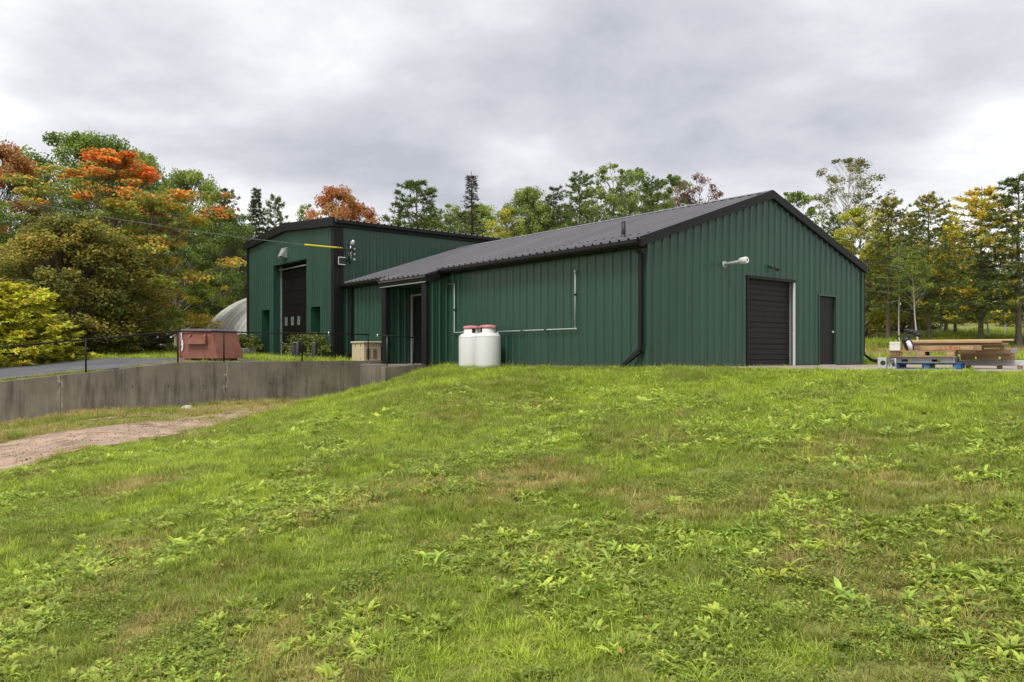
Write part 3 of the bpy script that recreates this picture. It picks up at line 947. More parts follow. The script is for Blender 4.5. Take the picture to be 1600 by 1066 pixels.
# the big recessed door
bd = empty('overhead_door', (0, 0, 0), 0, tall)
yb = TY + 0.36
n_ = 7
hz = (od[3] - 0.1) / n_
for k in range(n_):
    z0 = 0.1 + k * hz + 0.005; z1 = 0.1 + (k + 1) * hz - 0.005
    MB().cbox(od[0] + 0.02, od[1] - 0.02, yb, yb + 0.05, z0, z1, 0.008).build('door_panel', M['door_brown'], bd)
for k in range(3):
    x0 = od[0] + (od[1] - od[0]) * (0.12 + 0.19 * k)
    p = MB().box(x0 - 0.03, x0 + 0.33, yb - 0.015, yb + 0.01, 1.57, 2.02).build('window_frame', M['door'], bd)
    MB().box(x0 + 0.01, x0 + 0.29, yb - 0.02, yb - 0.016, 1.61, 1.98).build('pane', M['pane'], p)
MB().box(od[0] + 0.022, od[0] + 0.10, yb - 0.05, yb - 0.01, 0.1, od[3] - 0.02).build('jamb', M['galv'], bd)
MB().tube([(od[0] + 0.1, yb - 0.12, od[3] - 0.18), (od[1] - 0.03, yb - 0.12, od[3] - 0.18)], 0.03, 8).build('spring_shaft', M['galv'], bd)
for (a, b, c, d), nm in ((wl, 'side_door'), (wr, 'side_door')):
    o = MB().box(a + 0.03, b - 0.03, TY + 0.40, TY + 0.45, c, d - 0.02).build(nm, M['door'], tall)
    MB().box(a + 0.12, b - 0.12, TY + 0.39, TY + 0.398, 1.2, d - 0.25).build('pane', M['glass'], o)
wlx = xpx(447.5)
wp = bempty('wall_lamp'); tag(wp, 'silver wall pack lamp above the tall dark door', 'light')
MB().hexa([(wlx - 0.16, TY - 0.32, 4.52), (wlx + 0.16, TY - 0.32, 4.52), (wlx + 0.16, TY - 0.03, 4.45), (wlx - 0.16, TY - 0.03, 4.45),
           (wlx - 0.13, TY - 0.16, 4.88), (wlx + 0.13, TY - 0.16, 4.88), (wlx + 0.15, TY - 0.03, 4.92), (wlx - 0.15, TY - 0.03, 4.92)]).build('housing', M['galv'], wp)
MB().box(wlx - 0.13, wlx + 0.13, TY - 0.29, TY - 0.06, 4.43, 4.475).build('lens', M['pane'], wp)

# --- electric service on the side wall near the corner
se = bempty('service_mast'); tag(se, 'silver electric service head and conduit on the tall building corner', 'electric service')
MB().tube([(TX1 + 0.14, TY + 0.62, 3.95), (TX1 + 0.14, TY + 0.62, 4.62)], 0.035, 10).build('conduit', M['galv'], se)
c_ = MB().lathe([(0.0, 0.2), (0.045, 0.18), (0.085, 0.1), (0.095, 0.0), (0.04, -0.05), (0.0, -0.05)], 14).build('weather_head', M['alu'], se)
c_.location = (TX1 + 0.17, TY + 0.66, 4.60); c_.rotation_euler = (0, R(35), 0)
for k, z_ in enumerate((4.42, 4.22, 4.02)):
    i_ = MB().lathe([(0.0, -0.045), (0.055, -0.035), (0.03, 0.0), (0.055, 0.035), (0.0, 0.045)], 10, TX1 + 0.24, TY + 0.72).build('insulator', M['white'] if k == 2 else M['galv'], se)
    i_.location = (0, 0, z_)
b_ = MB().box(TX1 + 0.03, TX1 + 0.2, TY + 0.06, TY + 0.36, 3.78, 4.08).build('meter_box', M['plastic'], se)
MB().box(TX1 + 0.2, TX1 + 0.206, TY + 0.06, TY + 0.085, 3.78, 4.08).box(TX1 + 0.2, TX1 + 0.206, TY + 0.085, TY + 0.36, 4.05, 4.08)\
    .box(TX1 + 0.2, TX1 + 0.206, TY + 0.085, TY + 0.36, 3.78, 3.805).build('box_rim', M['white'], b_)
MB().tube([(TX1 + 0.1, TY + 0.5, 4.45), (TX1 + 0.3, TY + 0.45, 4.2), (TX1 + 0.18, TY + 0.5, 4.0), (TX1 + 0.12, TY + 0.36, 3.93)], 0.03, 6)\
    .tube([(TX1 + 0.2, TY + 0.7, 4.62), (TX1 + 0.36, TY + 0.55, 4.35), (TX1 + 0.25, TY + 0.3, 4.42)], 0.03, 6).tube([(TX1 + 0.24, TY + 0.62, 4.5), (TX1 + 0.33, TY + 0.42, 4.15), (TX1 + 0.2, TY + 0.55, 3.85), (TX1 + 0.15, TY + 0.62, 4.0)], 0.035, 6).build('drip_loop', M['plastic'], se)

# --- service wire with its yellow sleeve
ax, ay = b2w(TX1 + 0.25, TY + 0.3)
A = Vector((ax, ay, zpx(388, 30.6)))
Bp = Vector((at(-420, 22), 22, zpx(205, 22)))
pts = []
for i in range(41):
    t = i / 40
    p = A.lerp(Bp, t); p.z -= 0.95 * 4 * t * (1 - t) * 0.5
    pts.append(p)
sw = empty('service_wire', (0, 0, 0)); tag(sw, 'thin grey overhead wire sagging from the left sky to the tall building', 'wire')
MB().tube(pts, 0.008, 6).build('cable', M['wire'], sw)
MB().tube([p + Vector((0, 0, 0.03 * math.sin(i * 1.3))) for i, p in enumerate(pts)], 0.005, 5).build('cable', M['wire'], sw)
ylen = 1.55
d_ = (Bp - A).length
tt = np.linspace(0.10 / d_, ylen / d_, 9)
yp = []
for t in tt:
    p = A.lerp(Bp, float(t)); p.z -= 0.95 * 4 * t * (1 - t) * 0.5
    yp.append(p)
MB().tube(yp, 0.030, 10).build('yellow_sleeve', M['yellow'], sw)
for q_ in (0.12, 0.2, 0.28):
    t0_, t1_ = q_ / d_, (q_ + 0.035) / d_
    MB().tube([A.lerp(Bp, t0_) - Vector((0, 0, 1.9 * t0_)), A.lerp(Bp, t1_) - Vector((0, 0, 1.9 * t1_))], 0.034, 10).build('band', M['rust'], sw)

# ================================================================== WALLS, STOOP, RAILS
def wall_top(Y):
    return float(np.interp(Y, [-24, -11.8, -9.78, -7.29, 0], [-1.55, -0.40, -0.18, 0.09, 0.12]))


rw = bempty('retaining_wall'); tag(rw, 'long stained concrete retaining wall with a sloping top beside the dirt track', 'wall')
edges = [-24, -18, -14.2, -10.44, -7.29, -5.91, -2.0, -0.35]
sec = [(-24, -18), (-18, -14.2), (-14.2, -10.44), (-10.44, -5.91), (-5.91, -2.0), (-2.0, -0.35)]
for (a, b) in sec:
    mb = MB()
    ys = [a + 0.006] + [q for q in (-11.8, -9.78, -7.29) if a < q < b] + [b - 0.006]
    for p, q in zip(ys[:-1], ys[1:]):
        mb.hexa([(-12.3, p, -2.4), (-12.0, p, -2.4), (-12.0, q, -2.4), (-12.3, q, -2.4),
                 (-12.3, p, wall_top(p)), (-12.0, p, wall_top(p)), (-12.0, q, wall_top(q)), (-12.3, q, wall_top(q))])
    mb.build('wall_section', M['conc'], rw)
for Y, z in ((-3.2, -0.55), (-4.5, -0.6), (-6.6, -0.62), (-7.6, -0.62), (-8.6, -0.6)):
    MB().tube([(-11.999, Y, z), (-11.99, Y, z)], 0.022, 8).build('tie_hole', M['plastic'], rw)

st = bempty('entrance_stoop'); tag(st, 'low concrete entrance stoop with a side wall below the recessed entrance', 'stoop')
MB().cbox(-12.0, -8.452, -1.25, 0.0, -1.6, 0.012, 0.02).build('slab', M['conc2'], st)
MB().hexa([(-8.95, -2.31, -1.7), (-8.45, -2.31, -1.7), (-8.45, -0.85, -1.7), (-8.95, -0.85, -1.7),
           (-8.95, -2.31, -0.06), (-8.45, -2.31, -0.06), (-8.45, -0.85, 0.018), (-8.95, -0.85, 0.018)]).build('side_wall', M['conc2'], st)

rl = bempty('railing'); tag(rl, 'long black pipe railing along the top of the retaining wall', 'railing')


def rail_z(Y):
    return float(np.interp(Y, [-24, -11.8, -9.78, -7.29, 0], [-0.65, 0.52, 0.74, 1.03, 1.04]))


RX = -12.15
yy = [-22, -14.6, -12.2, -9.78, -7.29, -5.91, -3.32, -0.85]
MB().tube([(RX, y_, rail_z(y_)) for y_ in (-22, -14.6, -11.8, -9.78, -7.29, -3.32, -0.82)], 0.021, 8).build('top_rail', M['black'], rl)
for y_ in yy:
    MB().tube([(RX, y_, wall_top(y_) - 0.05), (RX, y_, rail_z(y_))], 0.024, 8).build('post', M['black'], rl)
MB().tube([(RX, -2.36, rail_z(-2.36) - 0.06), (RX, -2.36, rail_z(-2.36) + 0.07)], 0.02, 8).build('fitting', M['alu'], rl)
rl2 = bempty('railing'); tag(rl2, 'short black pipe railing in front of the recessed entrance', 'railing')
MB().tube([(-8.7, -2.42, 0.92), (-8.7, -0.95, 0.86)], 0.021, 8).build('top_rail', M['black'], rl2)
MB().tube([(-8.7, -2.43, 0.86), (-8.7, -2.43, 0.95)], 0.022, 8).build('end_cap', M['alu'], rl2)
MB().tube([(-8.7, -1.15, -0.02), (-8.7, -1.15, 0.87)], 0.024, 8).build('post', M['black'], rl2)
MB().tube([(-8.7, -2.1, -0.06), (-8.7, -2.1, 0.91)], 0.02, 8).build('post', M['green'], rl2)

# ================================================================== GAS TANKS
def tank(X, Y, capz, label):
    t = bempty('propane_tank'); tag(t, label, 'gas tank', 'white gas tanks by the front wall')
    px, py_ = b2w(X, Y)
    t.location = (px, py_, zgf(px, py_) + 0.0)
    rt = 0.385
    prof = [(0.0, 0.0), (rt - 0.06, 0.0), (rt - 0.055, 0.03), (rt - 0.03, 0.05), (rt - 0.006, 0.085), (rt, 0.14), (rt, 0.90), (rt - 0.01, 0.955), (rt - 0.045, 1.01), (rt - 0.12, 1.05), (rt - 0.2, 1.068), (0, 1.075)]
    MB().lathe(prof, 40).build('body', M['tank'], t)
    MB().lathe([(rt + 0.001, 0.93), (rt + 0.004, 0.935), (rt + 0.003, 0.945)], 40).build('weld_seam', M['tank'], t)
    # collar with an opening
    mb = MB()
    rc_ = 0.235
    n = 40
    vs = []; fs = []
    ks = [k for k in range(n + 1)]
    for k in ks:
        q = 2 * math.pi * k / n
        for (r_, z) in ((rc_, 1.05), (rc_, 1.20), (rc_ - 0.008, 1.20), (rc_ - 0.008, 1.05)):
            vs.append((r_ * math.cos(q), r_ * math.sin(q), z))
    for k in range(n):
        if k in capz: continue
        a, b = k * 4, (k + 1) * 4
        fs += [(a, b, b + 1, a + 1), (a + 1, b + 1, b + 2, a + 2), (a + 2, b + 2, b + 3, a + 3)]
    mb.add(vs, fs, True)
    mb.box(-0.05, 0.05, -0.05, 0.05, 1.06, 1.15)
    mb.build('collar', M['white'], t)
    c = MB().lathe([(0.25, 1.192), (0.262, 1.205), (0.258, 1.235), (0.225, 1.265), (0.12, 1.285), (0.0, 1.29)], 28).build('cap', M['red'], t)
    MB().tube([(0.20, 0.0, 1.2), (0.285, 0.0, 1.205), (0.29, 0.0, 1.18)], 0.02, 8).build('hinge', M['red'], t)
    for q in (0.6, 2.6):
        MB().tube([(0.24 * math.cos(q), 0.24 * math.sin(q), 1.02), (0.30 * math.cos(q), 0.30 * math.sin(q), 1.06), (0.335 * math.cos(q), 0.335 * math.sin(q), 1.02)], 0.014, 6).build('lifting_lug', M['tank'], t)
    return t


tank(-5.57, -0.58, (28, 29, 30), 'white gas tank nearer the garage corner, partly covering its twin').rotation_euler[2] = TH
tank(-6.36, -0.58, (33, 34, 35), 'white gas tank with the brighter red cap, half hidden behind its twin').rotation_euler[2] = TH + 0.5
MB_ = MB().box(-7.9, -0.6, -0.22, -0.03, -0.3, 0.02).build('foundation_edge', M['conc2'], low)

# ================================================================== UPPER YARD OBJECTS
def on_ground(name, px, depth, rz=0.0):
    x = at(px, depth)
    return empty(name, (x, depth, zgf(x, depth)), rz)


# dumpster
dm = on_ground('dumpster', 330, 27.6, R(-24)); tag(dm, 'brown red steel dumpster with grey lid behind the railing', 'dumpster')
dm.location.z += 0.02
Wd, Dd = 0.82, 0.6
MB().hexa([(-Wd, -Dd, 0.08), (Wd + 0.08, -Dd, 0.08), (Wd + 0.08, Dd, 0.08), (-Wd, Dd, 0.08),
           (-Wd, -Dd, 1.02), (Wd - 0.25, -Dd, 1.02), (Wd - 0.25, Dd, 1.02), (-Wd, Dd, 1.02)]).build('body', M['rust'], dm)
MB().hexa([(-Wd, -Dd + 0.03, 1.021), (Wd - 0.22, -Dd + 0.03, 1.021), (Wd - 0.22, Dd, 1.021), (-Wd, Dd, 1.021),
           (-Wd, -Dd + 0.05, 1.10), (Wd - 0.28, -Dd + 0.05, 1.08), (Wd - 0.28, Dd - 0.05, 1.08), (-Wd, Dd - 0.05, 1.10)]).build('lid', M['lid'], dm)
MB().hexa([(-0.42, -Dd - 0.13, 0.56), (0.44, -Dd - 0.13, 0.56), (0.44, -Dd - 0.002, 0.56), (-0.42, -Dd - 0.002, 0.56),
           (-0.42, -Dd - 0.11, 0.80), (0.44, -Dd - 0.11, 0.80), (0.44, -Dd - 0.002, 0.80), (-0.42, -Dd - 0.002, 0.80)]).build('fork_pocket', M['rust'], dm)
mb = MB()
for x_ in (-0.36, 0.32):
    mb.hexa([(x_, -Dd - 0.12, 0.8), (x_ + 0.08, -Dd - 0.12, 0.8), (x_ + 0.08, -Dd - 0.005, 0.8), (x_, -Dd - 0.005, 0.8),
             (x_, -Dd - 0.03, 0.9), (x_ + 0.08, -Dd - 0.03, 0.9), (x_ + 0.08, -Dd - 0.005, 0.9), (x_, -Dd - 0.005, 0.9)])
mb.build('gusset', M['rust'], dm)
MB().box(-Wd - 0.03, Wd - 0.2, -Dd - 0.04, -Dd - 0.003, 0.96, 1.03).box(-Wd - 0.03, -Wd + 0.05, -Dd - 0.03, -Dd - 0.003, 0.1, 0.96).build('rim', M['rust'], dm)
sv = []
rnd = random.Random(4)
mb = MB()
for (x_, z_, w_, h_) in ((-0.72, 0.82, .03, .14), (-0.69, 0.62, .05, .1), (-0.66, 0.55, .04, .08), (-0.68, 0.42, .05, .09), (-0.73, 0.93, .03, .05)):
    mb.hexa([(x_ - w_, -Dd - 0.034, z_ - h_), (x_ + w_ * .4, -Dd - 0.034, z_ - h_ * .8), (x_ + w_ * .4, -Dd - 0.031, z_ - h_ * .8), (x_ - w_, -Dd - 0.031, z_ - h_),
             (x_ - w_ * .5, -Dd - 0.034, z_ + h_ * .8), (x_ + w_, -Dd - 0.034, z_ + h_), (x_ + w_, -Dd - 0.031, z_ + h_), (x_ - w_ * .5, -Dd - 0.031, z_ + h_ * .8)])
mb.build('torn_sticker', M['white'], dm)
for s in (-0.6, 0.6):
    MB().box(s - 0.06, s + 0.06, -Dd + 0.05, Dd - 0.05, 0.0, 0.079).build('skid', M['rust'], dm)

# generator in a beige housing
ge = bempty('generator'); tag(ge, 'beige metal generator box beside the building wall', 'generator')
MB().cbox(-13.42, -12.52, -0.82, -0.12, 0.06, 0.74, 0.015).build('housing', M['beige'], ge)
MB().cbox(-13.46, -12.48, -0.86, -0.08, 0.742, 0.81, 0.02).build('lid', M['beige'], ge)
for x_ in (-13.15, -12.75):
    MB().box(x_ - 0.012, x_ + 0.012, -0.83, -0.821, 0.62, 0.72).build('latch', M['plastic'], ge)
MB().tube([(-12.75, -0.83, 0.2), (-12.75, -0.821, 0.2)], 0.04, 12).build('emblem', M['galv'], ge)
mb = MB()
for g0 in (-0.72, -0.45):
    for k in range(6):
        mb.box(-12.52, -12.514, g0, g0 + 0.16, 0.2 + 0.06 * k, 0.225 + 0.06 * k)
mb.build('louvre', M['plastic'], ge)
MB().tube([(-12.5, -0.16, 0.7), (-12.45, -0.06, 0.5), (-12.45, -0.05, 0.15)], 0.02, 6).build('cable', M['plastic'], ge)
MB().box(-13.5, -12.42, -0.9, -0.02, -0.1, 0.058).build('base_slab', M['planter'], ge)

# bollards
for px, dep, wd, ttl in ((462, 30.4, 0.30, 'wide black post with pale top standing by the planter shrub'), (491.5, 30.2, 0.19, 'narrow black post in front of the planter shrub')):
    b = on_ground('bollard', px, dep); tag(b, ttl, 'post', 'black posts in front of the tall building')
    h = 0.80 - b.location.z
    if wd > 0.25:
        MB().lathe([(0.085, -0.1), (0.085, h - 0.03), (0.06, h)], 16, -0.075, 0).lathe([(0.09, -0.1), (0.09, h - 0.02), (0.065, h + 0.0)], 16, 0.075, -0.02).build('body', M['bollard'], b)
    else:
        MB().lathe([(wd / 2, -0.1), (wd / 2, h - 0.03), (wd / 2 - 0.03, h)], 16).build('body', M['bollard'], b)
    MB().lathe([(wd / 2 - 0.03, h - 0.004), (wd / 2 - 0.05, h + 0.012), (0, h + 0.014)], 16).build('cap', M['galv'], b)

# arched steel hut
hut = empty('arched_hut', (0, 0, 0)); tag(hut, 'pale ribbed arched steel hut behind the tall building', 'hut')
hx, hy = b2w(-29.7, 5.0)
hut.location = (hx, hy, zgf(hx, hy) - 0.1)
hut.rotation_euler = (0, 0, TH)
hr, hh_ = 5.0, 3.55
na = 30
for k in range(11):
    x0 = 4.75 - k * 0.75; x1 = x0 - 0.75
    vs = []; fs = []
    prof = [(x0, 0), (x0 - 0.18, 0), (x0 - 0.30, 0.11), (x0 - 0.45, 0.11), (x0 - 0.57, 0), (x1, 0)]
    for a in range(na + 1):
        q = math.pi * a / na
        for (x_, d) in prof:
            vs.append((x_, -(hr + d) * math.cos(q), (hh_ + d) * math.sin(q)))
    m_ = len(prof)
    for a in range(na):
        for c in range(m_ - 1):
            fs.append((a * m_ + c, a * m_ + c + 1, (a + 1) * m_ + c + 1, (a + 1) * m_ + c))
    MB().add(vs, fs).build('arch_panel', M['hut'], hut)
for x_ in (4.73, -3.45):
    vs = [(x_, -hr * math.cos(math.pi * a / na), hh_ * math.sin(math.pi * a / na)) for a in range(na + 1)]
    vs += [(x_ - 0.05, v[1], v[2]) for v in vs]
    n = na + 1
    MB().add(vs, [tuple(range(n)), tuple(reversed(range(n, 2 * n)))] + [(i, i + 1, n + i + 1, n + i) for i in range(n - 1)]).build('end_wall', M['hut'], hut)

# ================================================================== PALLETS AND TIMBER ON THE APRON
PZ = R(-34)


def wpt(px, depth, z=0.004):
    return (at(px, depth), depth, z)


def pallet(loc, rz, mat, label, L_=1.28, W_=1.0, H_=0.125, blocks=True, name='pallet'):
    p = empty(name, loc, rz); tag(p, label, 'pallet', 'pallets stacked on the concrete apron')
    rr = random.Random(hash(label) % 9999 if False else len(label))
    t = 0.02
    for k in range(7):
        y = -W_ / 2 + k * (W_ - 0.11) / 6
        j = rr.uniform(-0.008, 0.008)
        MB().box(-L_ / 2 + j, L_ / 2 + j, y, y + 0.10, H_ - t, H_ + rr.uniform(-0.003, 0.003)).build('deck_board', mat, p)
    for k in range(3):
        y = -W_ / 2 + k * (W_ - 0.10) / 2
        MB().box(-L_ / 2, L_ / 2, y, y + 0.10, 0.0, t).build('bottom_board', mat, p)
    if blocks:
        for i in range(3):
            x = -L_ / 2 + i * (L_ - 0.15) / 2
            for k in range(3):
                y = -W_ / 2 + k * (W_ - 0.10) / 2 + 0.003
                MB().cbox(x + 0.003, x + 0.147, y, y + 0.094, t + 0.001, H_ - t - 0.001, 0.006).build('block', mat, p)
    else:
        for k in range(3):
            y = -W_ / 2 + k * (W_ - 0.05) / 2
            mb = MB()
            mb.box(-L_ / 2, -L_ / 2 + 0.25, y, y + 0.045, t, H_ - t).box(-0.2, 0.2, y, y + 0.045, t, H_ - t).box(L_ / 2 - 0.25, L_ / 2, y, y + 0.045, t, H_ - t)
            mb.box(-L_ / 2, L_ / 2, y + 0.001, y + 0.044, H_ - t - 0.03, H_ - t - 0.0005)
            mb.build('stringer', mat, p)
    return p


pallet(wpt(1451, 17.0, 0.004), PZ, M['blue'], 'blue painted pallet at the bottom of the stack')
pallet(wpt(1444, 17.0, 0.135), PZ, M['woodg'], 'grey weathered pallet lying on the blue pallet', L_=1.24, blocks=False)
pallet(wpt(1443, 16.95, 0.265), PZ + 0.02, M['wood'], 'orange tan pallet on top of the grey pallet', L_=1.22)
pallet(wpt(1543, 17.4, 0.19), PZ + 0.05, M['wood2'], 'brown worn pallet lying on the white beam', L_=1.0, W_=0.9, blocks=False)
pallet(wpt(1540, 17.4, 0.32), PZ - 0.03, M['wood'], 'tan pallet under the right end of the timbers', L_=0.98, W_=0.9, H_=0.11, blocks=False)
bm = empty('white_beam', wpt(1568, 17.1, 0.07), PZ); tag(bm, 'long weathered white beam lying on small blocks', 'beam')
MB().cbox(-1.0, 1.6, -0.1, 0.1, 0.0, 0.115, 0.008).build('beam_body', M['beam'], bm)
for x_ in (-0.7, -0.12, 0.25, 1.0):
    MB().cbox(x_, x_ + 0.1, -0.09, 0.06, -0.067, -0.001, 0.006).build('support_block', M['wood2'], bm)
pallet(wpt(1478, 17.0, 0.393), PZ, M['wood2'], 'long brown pallet under the tan timbers', L_=1.35, W_=0.7, H_=0.11, blocks=False)
specs = [(1478, 16.62, 0.40, 1.0, 0.09, 0.085, 'wood', 'short tan board with red print at the front of the pile'),
         (1496, 17.0, 0.506, 1.85, 0.30, 0.04, 'wood2', 'weathered brown board two below the top plank'),
         (1492, 16.97, 0.549, 1.72, 0.33, 0.042, 'wood', 'tan board directly below the top plank'),
         (1501, 17.0, 0.593, 1.92, 0.36, 0.03, 'woodl', 'long light plank on top of the timber pile')]
for k, (px, dep, z, ln, wd, ht, mt, lb) in enumerate(specs):
    o = empty('timber', wpt(px, dep, z), PZ + (0.0, 0.03, -0.02, 0.0)[k]); tag(o, lb, 'timber', 'timbers piled on the pallets')
    MB().cbox(-ln / 2, ln / 2, -wd / 2, wd / 2, 0, ht, 0.006).build('beam_body', M[mt], o)
    if k == 0:
        mb = MB()
        for i, sh in enumerate(('I', 'L', 'E', 'H', 'L')):      # faded red stencil strokes
            x0 = -0.1 + i * 0.085
            y0 = -wd / 2 - 0.0035
            def bar(a, b, c, d): mb.box(x0 + a, x0 + b, y0, y0 + 0.003, c, d)
            bar(0, 0.012, 0.015, 0.085)
            if sh in 'LE': bar(0.012, 0.05, 0.015, 0.028)
            if sh == 'E': bar(0.012, 0.05, 0.072, 0.085)
            if sh in 'EH': bar(0.012, 0.045, 0.045, 0.056)
            if sh == 'H': bar(0.045, 0.057, 0.015, 0.085)
        mb.build('red_print', M['ink'], o)['kind'] = 'stuff'
for k, (px, dep, z, sx, sy, sz, mt) in enumerate([(1560, 16.9, 0.445, .11, .1, .085, 'wood2'), (1541, 16.95, 0.445, .2, .1, .08, 'wood'), (1575, 17.0, 0.33, .16, .12, .11, 'woodg')]):
    o = empty('wood_block', wpt(px, dep, z), PZ + 0.1 * k)
    tag(o, ('small brown wood block under the timber end', 'short tan wood block wedged beside the pallets', 'grey wood block at the right end of the pallets')[k], 'wood block', 'wood blocks in the pallet pile')
    MB().cbox(-sx, sx, -sy, sy, 0, sz, 0.008).build('block_body', M[mt], o)
o = empty('foam_block', wpt(1399, 16.8, 0.39), PZ); tag(o, 'cream white block at the left end of the tan pallet', 'block')
MB().cbox(-0.1, 0.1, -0.09, 0.09, 0.0, 0.135, 0.006).build('block_body', M['foam'], o)
MB().cbox(-0.103, 0.103, -0.093, 0.093, 0.137, 0.185, 0.006).build('block_top', M['foam'], o)
o = empty('metal_box', wpt(1379, 16.7, 0.004), PZ); tag(o, 'small grey metal box standing left of the blue pallet', 'box')
MB().cbox(-0.085, 0.085, -0.08, 0.08, 0.0, 0.24, 0.01).build('box_body', M['galv'], o)
MB().tube([(0.02, -0.084, 0.13), (0.02, -0.078, 0.13)], 0.05, 14).build('opening', M['plastic'], o)
MB().cbox(0.1, 0.26, -0.06, 0.06, 0.0, 0.05, 0.005).build('side_plate', M['galv'], o)
MB().tube([(0.13, 0, 0.04), (0.15, 0.02, 0.2), (0.24, 0.0, 0.22), (0.25, 0, 0.05)], 0.018, 6).build('bracket', M['beam'], o)
# bag with dark ends of sticks
o = empty('sports_bag', wpt(1421, 16.75, 0.39), PZ); tag(o, 'black and white bag with dark club heads leaning on the timbers', 'bag')
MB().tube([(0.02, 0, 0.0), (0.0, 0, 0.1), (-0.06, 0, 0.22), (-0.09, 0, 0.27)], [0.07, 0.095, 0.085, 0.075], 14).build('bag_body', M['plastic'], o)
MB().tube([(0.035, -0.06, 0.01), (0.02, -0.07, 0.1), (-0.025, -0.06, 0.2)], [0.035, 0.05, 0.045], 10).build('front_pocket', M['bagw'], o)
MB().tube([(-0.05, -0.09, 0.2), (-0.13, -0.08, 0.23), (-0.2, -0.02, 0.32), (-0.23, 0, 0.26), (-0.15, -0.05, 0.02)], 0.014, 6).build('strap', M['plastic'], o)
for k, (dx_, dy_, dz_, r_) in enumerate(((0.10, 0.0, 0.37, .065), (0.02, 0.03, 0.40, .05), (-0.06, 0.02, 0.43, .035), (0.14, -0.02, 0.33, .045))):
    MB().tube([(-0.07, 0, 0.25), (dx_ - 0.03, dy_, dz_ - 0.02)], 0.012, 6).tube([(dx_ - 0.05, dy_, dz_ - 0.015), (dx_ - 0.02, dy_, dz_), (dx_ + 0.04, dy_, dz_), (dx_ + 0.08, dy_, dz_ - 0.03)], [0.02, r_ * .9, r_, 0.02], 10).build('club_head', M['plastic'], o)
#@@TREES
# ================================================================== TREES
def unit(v):
    return v / np.maximum(np.linalg.norm(v, axis=-1, keepdims=True), 1e-9)


def leaf_quads(c, a, nrm, ln, wd, fold=0.25):
    """rhombic leaves: centre c, axis a, normal nrm, length, width -> verts (4n,3), faces"""
    a = unit(a); b = unit(np.cross(nrm, a)); nn = np.cross(a, b)
    ln = ln[:, None]; wd = wd[:, None]
    p0 = c - a * ln * .5; p2 = c + a * ln * .5
    p1 = c + b * wd * .5 + nn * wd * fold; p3 = c - b * wd * .5 + nn * wd * fold
    v = np.stack([p0, p1, p2, p3], 1).reshape(-1, 3)
    f = np.arange(len(c) * 4).reshape(-1, 4)
    return v, f


def tubes(paths, n=5):
    """many tapered tubes -> arrays; paths: list of (pts (k,3), radii (k))"""
    V = []; Fc = []; b = 0
    ang = np.arange(n) * 2 * np.pi / n
    for pts, rad in paths:
        pts = np.asarray(pts, float); k = len(pts)
        t = np.gradient(pts, axis=0); t = unit(t)
        ref = np.where(np.abs(t[:, 2:3]) < .9, np.array([[0, 0, 1.]]), np.array([[1., 0, 0]]))
        u = unit(np.cross(t, ref)); w_ = np.cross(t, u)
        ring = pts[:, None] + (u[:, None] * np.cos(ang)[None, :, None] + w_[:, None] * np.sin(ang)[None, :, None]) * np.asarray(rad)[:, None, None]
        V.append(ring.reshape(-1, 3))
        i = np.arange(k - 1)[:, None] * n; j = np.arange(n)[None, :]; j2 = (j + 1) % n
        Fc.append(np.stack([i + j, i + j2, i + n + j2, i + n + j], -1).reshape(-1, 4) + b)
        b += k * n
    return np.concatenate(V), np.concatenate(Fc)


def curve(p0, p1, sag, k=6, rng=None, wob=0.0):
    t = np.linspace(0, 1, k)[:, None]
    p = p0[None] * (1 - t) + p1[None] * t
    p[:, 2] += (sag * 4 * t * (1 - t))[:, 0]
    if rng is not None and wob:
        w_ = rng.normal(0, wob, (k, 3)); w_[0] = 0
        p += w_
    return p


def trunk_path(H, rng, wob=0.06, k=12, lean=0.0):
    z = np.linspace(0, H, k)
    x = np.cumsum(rng.normal(0, wob, k)) * .6 + lean * z; y = np.cumsum(rng.normal(0, wob, k)) * .6
    x -= x[0]; y -= y[0]
    return np.stack([x, y, z], 1)


